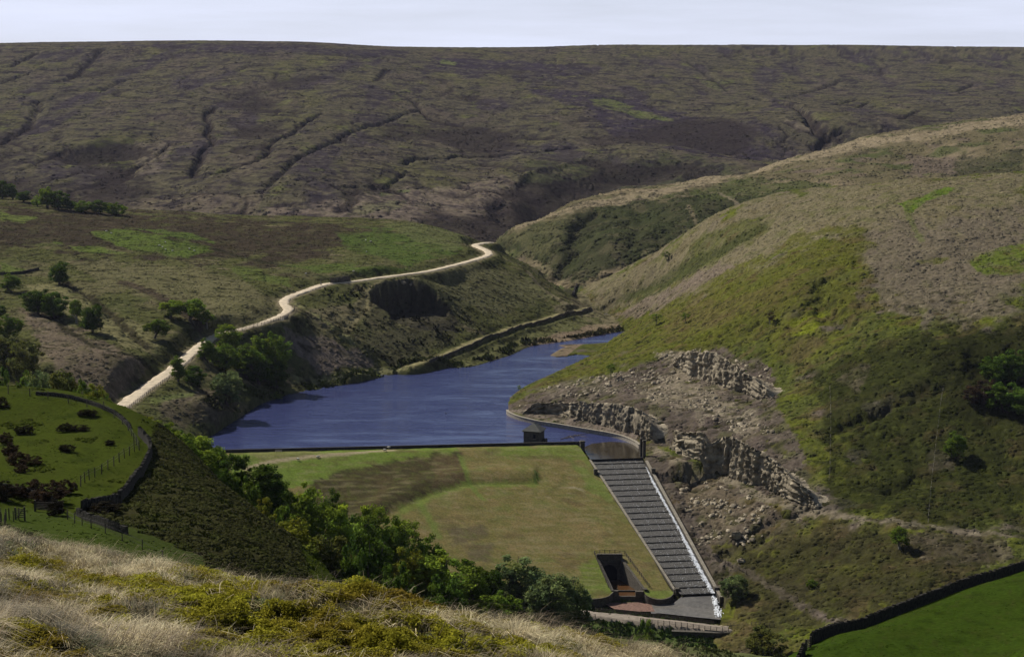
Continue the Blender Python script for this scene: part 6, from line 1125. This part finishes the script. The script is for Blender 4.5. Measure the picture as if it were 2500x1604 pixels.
# rush clumps and brown bushes on the pasture
for i, (u, vt, vb, wpx, tone, lb) in enumerate(((205, 1002, 1014, 26, 'rush', 'left half of the dark rush clump near the top of the pasture'), (223, 1002, 1015, 26, 'rush', 'right half of the dark rush clump near the top of the pasture'), (48, 1044, 1061, 24, 'rush', 'left half of the two lobed rush clump on the left of the pasture'), (68, 1041, 1060, 26, 'rush', 'right half of the two lobed rush clump on the left of the pasture'), (162, 1036, 1053, 32, 'rush', 'bigger half of the long rush clump in mid pasture'), (192, 1040, 1052, 36, 'rush', 'tapering half of the long rush clump in mid pasture'), (165, 1088, 1102, 34, 'rush', 'ragged rush clump below the long one'), (268, 1076, 1086, 24, 'rush', 'small sparse rush clump right of the ragged one'), (6, 970, 980, 14, 'rush', 'rush clump at the left edge, upper one'), (8, 982, 994, 26, 'rush', 'rush clump at the left edge, lower one'),
  (14, 1060, 1086, 30, 'brown', 'dark brown bush at the left edge of the pasture'), (26, 1086, 1112, 34, 'brown', 'brown bush below the dark one at the left edge'), (45, 1108, 1134, 44, 'brown', 'brown bush in the middle of the left edge row'), (78, 1118, 1136, 40, 'brown', 'last brown bush of the left edge row, reaching into the pasture'), (52, 1136, 1154, 28, 'brown', 'separate small brown bush below the left edge row'), (86, 1174, 1200, 34, 'brown', 'upper brown bush above the barred gate'), (120, 1186, 1228, 70, 'brown', 'large brown bush over the barred gate'), (163, 1176, 1204, 36, 'brown', 'brown bush right of the large one above the gate'), (45, 1186, 1215, 34, 'brown', 'brown bush by the tumbled wall'), (12, 1182, 1222, 46, 'rush', 'nearly black bush at the left edge by the tumbled wall'), (136, 1224, 1258, 36, 'rush', 'black shaded bush at the end of the barred gate'), (250, 1230, 1252, 60, 'rush', 'dark bramble mound below the side on wall'))):
    q = hit(u, vb, 90); p = PY(u, vt, q[1]); tree('rush_clump' if tone == 'rush' else 'bush', q, max(p[2] - q[2], .5) * 1.25, wpx * q[1] / F * 1.5, 'bush', tone, lb, 'rushes' if tone == 'rush' else 'bush', 'rush clumps and bushes on the left pasture', i + 50)
# ------------------------------------------------------------------ uncountable ground vegetation
sl_ = (GZ - EYE) / GY; VIS = sl_ >= np.maximum.accumulate(sl_, 0) - .0035
SU, SV = project(GX, GY, GZ); VIS &= (SU > -120) & (SU < 2620) & (SV < 1680)
def clumps(name, label, mask, n, r0, r1, h0, h1, seed, colmul=(1, 1, 1), spiky=False, m=None, patch=6.0, thr=-.1, cap=None, every=False):
    r = np.random.default_rng(seed); ii_ = np.argwhere(mask if every else mask & VIS); a = ii_[r.integers(0, len(ii_), n)]
    s = np.interp(a[:, 1] + r.uniform(-.5, .5, n), np.arange(NC), S); y = np.interp(a[:, 0] + r.uniform(-.5, .5, n), np.arange(NR), YR); x = s * y
    ok = fbm(x / patch, y / patch, 2, seed) > thr; x, y = x[ok], y[ok]; a = a[ok]; n = len(x); z = height(x, y); c = COL[a[:, 0], a[:, 1]] * np.array(colmul) * np.exp(r.normal(0, .14, n))[:, None] * .84; k = 6
    if not spiky:
        ang = r.uniform(0, 6.28, n)[:, None] + np.arange(k)[None] * (2 * math.pi / k); rad_ = (r0 + (r1 - r0) * r.random(n) ** 2)[:, None] * r.uniform(.6, 1.4, (n, k)); hh = h0 + (h1 - h0) * r.random(n) ** 2
        bx = x[:, None] + np.cos(ang) * rad_; by = y[:, None] + np.sin(ang) * rad_; bz = height(bx.ravel(), by.ravel()).reshape(n, k) - .06
        mx_ = x[:, None] + np.cos(ang + .5) * rad_ * .6; my = y[:, None] + np.sin(ang + .5) * rad_ * .6; mz = z[:, None] + hh[:, None] * r.uniform(.4, 1.0, (n, k))
        co_ = np.concatenate([np.stack([bx, by, bz], -1), np.stack([mx_, my, mz], -1), np.stack([x, y, z + hh], -1)[:, None]], 1); K = 2 * k + 1; tri = []
        for i in range(k): j = (i + 1) % k; tri += [(i, j, k + i), (j, k + j, k + i), (k + i, k + j, 2 * k)]
        f = (np.array(tri)[None] + (np.arange(n) * K)[:, None, None]).reshape(-1, 3)
        return tag(np_mesh(name, co_.reshape(-1, 3), f, m or M_mid, None, False, np.clip(np.repeat(c, K, 0), .003, 1)), label, None, None, 'stuff')
    k = 6; ang = r.uniform(0, 6.28, (n, k)); rad_ = (r0 + (r1 - r0) * r.random(n) ** 2)[:, None] * r.uniform(.35, 1.0, (n, k)); hh = (h0 + (h1 - h0) * r.random(n) ** 1.5)[:, None] * r.uniform(.6, 1.3, (n, k)); w_ = rad_ * r.uniform(.35, .75, (n, k)); a2 = ang + r.uniform(.9, 2.2, (n, k))
    bx = x[:, None] + np.cos(ang) * rad_ * .55; by = y[:, None] + np.sin(ang) * rad_ * .55; zb = z[:, None] - .1 + 0 * bx
    v0 = np.stack([bx - np.cos(a2) * w_, by - np.sin(a2) * w_, zb], -1); v1 = np.stack([bx + np.cos(a2) * w_, by + np.sin(a2) * w_, zb], -1); v2 = np.stack([bx + np.cos(ang) * rad_ * .45 + np.cos(a2) * w_ * .5, by + np.sin(ang) * rad_ * .45 + np.sin(a2) * w_ * .5, z[:, None] + hh * .9], -1); v3 = np.stack([bx + np.cos(ang) * rad_ * .45 - np.cos(a2) * w_ * .6, by + np.sin(ang) * rad_ * .45 - np.sin(a2) * w_ * .6, z[:, None] + hh], -1)
    co_ = np.stack([v0, v1, v2, v3], 2); K = 4 * k; f = np.arange(n * K).reshape(-1, 4)
    return tag(np_mesh(name, co_.reshape(-1, 3), f, m or M_mid, None, False, np.clip(np.repeat(c, K, 0), .003, 1)), label, None, None, 'stuff')
SLOPE = OW['B'] & (COL[..., 1] < COL[..., 0] * 1.22)
rock_free = ~((GX > chute_edges(GY)[0] - 4) & (GX < chute_edges(GY)[1] + 3) & (GY > 495) & (GY < 640))
clumps('heather', 'low heather and bilberry clumps over the right hillside', OW['E'] & rock_free & (WD > 2) & (GY < 1080), 60000, .25, 2.0,   .08, .42, 601, (.95, .97, .95))
clumps('rushes', 'rushes and coarse grass tufts over the far bank', OW['D'] & (WD > 1) & (TD > 4.5) & (PD > 4) & (GY < 1280), 50000, .25, 1.7, .08, .42, 602, (.93, .95, .93))
clumps('scrub', 'dark scrub over the second spur', OW['F'], 16000, .8, 3.2, .2, 1.0, 603, (.93, .95, .93), patch=18)
clumps('bracken', 'dark bracken on the steep slope below the pasture wall', SLOPE & (GY < 300), 60000, .12, .6, .05, .36, 604, (1, 1.05, .9), patch=4)
clumps('grass_tufts', 'grass tufts coloured pale as lit rims on the dark slope below the pasture wall', SLOPE & (GY < 300), 9000, .1, .4, .1, .4, 614, (2.2, 2.4, 1.6), True, patch=3, thr=0)  # tuft colour raised well above the ground's to imitate backlit rims
clumps('undergrowth', 'undergrowth on the slope under the trees', SLOPE & (GY >= 300) | (OW['V'] & rock_free & (GY < 520)), 9000, .4, 1.4, .3, 1.2, 605, (1.2, 1.4, .9), True, patch=6, thr=-.3)
clumps('pasture_tufts', 'small grass tufts in the left pasture', OW['B'] & ~SLOPE & (GY < 330), 5000, .1, .4, .03, .13, 606, (.95, .97, .9), patch=5, thr=0)
clumps('waterside_scrub', 'low waterside scrub along the left shore', OW['D'] & (WD > .6) & (WD < 7) & (GY > 660) & (GY < 960), 1500, .6, 1.6, .6, 1.7, 607, (.7, .85, .5), True, patch=14, thr=-.05)
clumps('field_grass', 'short grass tufts in the bright lower field', OW['H'] & (GY < 245), 5000, .08, .3, .02, .08, 608, (.9, .95, .9), patch=5, thr=-.1)
clumps('hollow_scrub', 'dark bushes in and around the quarry hollow', OW['D'] & (np.hypot((GX - ex) / 52, (GY - ey + 22) / 55) < 1) & (TD > 6) & (PD > 5), 480, .7, 2.0, .5, 1.7, 609, (.6, .7, .55), True, patch=16, thr=0)
clumps('moor_scrub', 'dark heather tussocks over the far moor', OW['G'] & (GY < 2700), 26000, .8, 3.6, .2, 1.2, 610, (.9, .9, .9), m=M_far, patch=40, thr=0)

clumps('rough_grass', 'rough grass over the slope falling away behind the brow', OW['A'] & (GY > 60) & (GY < 170), 40000, .08, .35, .08, .26, 615, (1.3, 1.35, 1.2), True, patch=5, thr=-.4, every=True)
# ------------------------------------------------------------------ foreground grass and bilberry
M_blade = mat('grass_blade', None, .7, 0, 1, .15, 2, .25, True, .16)
def fg_points(n, seed, weight=None, ymax=64):
    r = np.random.default_rng(seed); m = OW['A'] & VIS & (GY > 11) & (GY < ymax); ii_ = np.argwhere(m)
    a = ii_[r.integers(0, len(ii_), n)]; s = np.interp(a[:, 1] + r.uniform(-.5, .5, n), np.arange(NC), S); y = np.interp(a[:, 0] + r.uniform(-.5, .5, n), np.arange(NR), YR); return r, s * y, y, a
def in_bil(x, y):
    u, v = project(x, y, height(x, y)); o = np.zeros(len(x), np.float32)
    for pl in BIL:
        i_ = inside(u, v, pl); d, _ = dist_poly(u, v, pl + [pl[0]]); sdv = np.where(i_, d, -d) + 26 * fbm(x / .9, y / 1.4, 4, 77); o = np.maximum(o, sstep(-11, 4, sdv))
    return o
def blades(name, label, n, seed, lmin, lmax, wd, keep_bil, cols, patch, lean=0, tuft=0, ymax=64):
    r, x, y, a = fg_points(n, seed, ymax=ymax)
    if tuft: # tussocks: blades grouped round centres
        k = len(x) // tuft; ci = r.integers(0, k, len(x)); ra = r.random(len(x)) ** .5 * .34; an = r.uniform(0, 6.28, len(x)); x = x[ci] + np.cos(an) * ra; y = y[ci] + np.sin(an) * ra; a = a[ci]
    b = in_bil(x, y); ok = r.random(len(x)) < (1 - .97 * b if not keep_bil else b)
    x, y, a = x[ok], y[ok], a[ok]
    if tuft: ci, an, ra = ci[ok], an[ok], ra[ok]
    n = len(x); z = height(x, y); L = r.uniform(lmin, lmax, n) * (1 + .5 * fbm(x / 1.6, y / 2.2, 2, seed))
    wdir = math.atan2(-.35, .9) + .8 * fbm(x / 2.5, y / 2.5, 2, seed + 1) + r.normal(0, .5, n); ln = r.uniform(.5, 1.7, n)
    if tuft: wdir = an + r.normal(0, .4, n); ln = .35 + ra * 2.9
    dx, dy = np.cos(wdir) * ln * L, np.sin(wdir) * ln * L; w_ = wd * r.uniform(.6, 1.4, n); px, py = -np.sin(wdir + r.normal(0, .9, n)) * w_, np.cos(wdir) * w_ * .4
    v0 = np.stack([x - px, y - py, z - .02], -1); v1 = np.stack([x + px, y + py, z - .02], -1); v2 = np.stack([x + dx * .4 + px * .8, y + dy * .4 + py * .8, z + L * .62], -1); v3 = np.stack([x + dx * .4 - px * .8, y + dy * .4 - py * .8, z + L * .62], -1); v4 = np.stack([x + dx, y + dy, z + L * np.clip(1 - ln * .35, .35, 1)], -1); v5 = v4 + np.stack([px * .25, py * .25, z * 0], -1)
    co_ = np.stack([v0, v1, v2, v3, v4, v5], 1).reshape(-1, 3); o = (np.arange(n) * 6)[:, None, None]; f = (np.array([(0, 1, 2, 3), (3, 2, 5, 4)])[None] + o).reshape(-1, 4)
    mixn = fbm(x / patch, y / (patch * 1.3), 4, seed + 2) * 2.5 + .48 + r.normal(0, .18, n); mixn = np.clip(mixn, 0, .999) * (len(cols) - 1); i0 = mixn.astype(int); fr = (mixn - i0)[:, None]; cc = np.array(cols, np.float32); c = (cc[i0] * (1 - fr) + cc[np.minimum(i0 + 1, len(cols) - 1)] * fr) * np.exp(r.normal(0, .28, n))[:, None]
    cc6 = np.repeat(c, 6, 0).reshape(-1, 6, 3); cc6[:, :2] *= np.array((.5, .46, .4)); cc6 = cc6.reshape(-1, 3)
    return tag(np_mesh(name, co_, f, M_blade, None, False, np.clip(cc6, .003, .9)), label, None, None, 'stuff')
STRAW = [(.055, .07, .02), (.11, .115, .035), (.24, .21, .09), (.46, .4, .21), (.4, .34, .16)]
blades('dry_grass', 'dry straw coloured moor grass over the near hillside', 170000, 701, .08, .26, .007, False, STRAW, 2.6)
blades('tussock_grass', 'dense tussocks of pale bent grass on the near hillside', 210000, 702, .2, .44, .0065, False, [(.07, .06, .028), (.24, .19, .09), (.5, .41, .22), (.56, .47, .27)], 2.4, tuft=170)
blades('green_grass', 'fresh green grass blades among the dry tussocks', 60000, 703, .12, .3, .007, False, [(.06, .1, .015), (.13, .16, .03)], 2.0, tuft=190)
blades('grass_stems', 'tall thin grass stems leaning over the brow', 16000, 704, .4, .75, .0035, False, [(.2, .15, .09), (.38, .3, .19)], 3.0)
# long grass beyond the brow
def bil_leaves(n, seed, ymax=64):
    r, x, y, a = fg_points(n, seed, ymax=ymax); b = in_bil(x, y); ok = (r.random(len(x)) < b) & (fbm(x / .55, y / .7, 2, 31) > -.22); x, y = x[ok], y[ok]; n = len(x); z = height(x, y)
    hm = .15 + .18 * (.5 + fbm(x / .7, y / .9, 3, 33)) ; hz_ = hm * r.random(n) ** .4
    nrm = r.normal(0, .55, (n, 3)) + np.array((-.1, .1, .8)); nrm /= np.linalg.norm(nrm, axis=1)[:, None]; t = np.cross(nrm, r.normal(0, 1, (n, 3))); t /= np.linalg.norm(t, axis=1)[:, None]; bb = np.cross(nrm, t); s = r.uniform(.015, .032, n)[:, None]; p = np.stack([x + r.normal(0, .03, n), y + r.normal(0, .03, n), z + hz_], -1)
    q = np.stack([p - t * s, p + bb * s * .55, p + t * s, p - bb * s * .55], 1).reshape(-1, 3); top = (hz_ / (hm + 1e-6))[:, None]
    yel = np.clip(.5 + 1.4 * fbm(x / 2.2, y / 3, 3, 35), 0, 1)[:, None]; c = (np.array((.26, .25, .024)) * yel + np.array((.17, .125, .02)) * (1 - yel)) * np.exp(r.normal(0, .3, n))[:, None]
    return tag(np_mesh('bilberry', q, np.arange(len(q)).reshape(-1, 4), M_leaf, None, False, np.repeat(np.clip(c, .004, 1), 4, 0)), 'patches of low yellow green bilberry leaves on the near hillside', None, None, 'stuff')
bil_leaves(1050000, 711)

# ------------------------------------------------------------------ the air: pale even haze over the whole valley
mb = MB(); mb.box((0, 2350, 95), (4600, 4900, 330)); hzm = D.materials.new('haze_air'); hzm.use_nodes = True; t = hzm.node_tree; t.nodes.clear(); ou = N(t, 'ShaderNodeOutputMaterial'); pv = N(t, 'ShaderNodeVolumePrincipled')
pv.inputs['Color'].default_value = (.72, .74, 1.0, 1); pv.inputs['Density'].default_value = .000016; pv.inputs['Anisotropy'].default_value = .2; LK(t, pv.outputs[0], ou.inputs['Volume']); tag(mb.build('haze', hzm), kind='stuff')
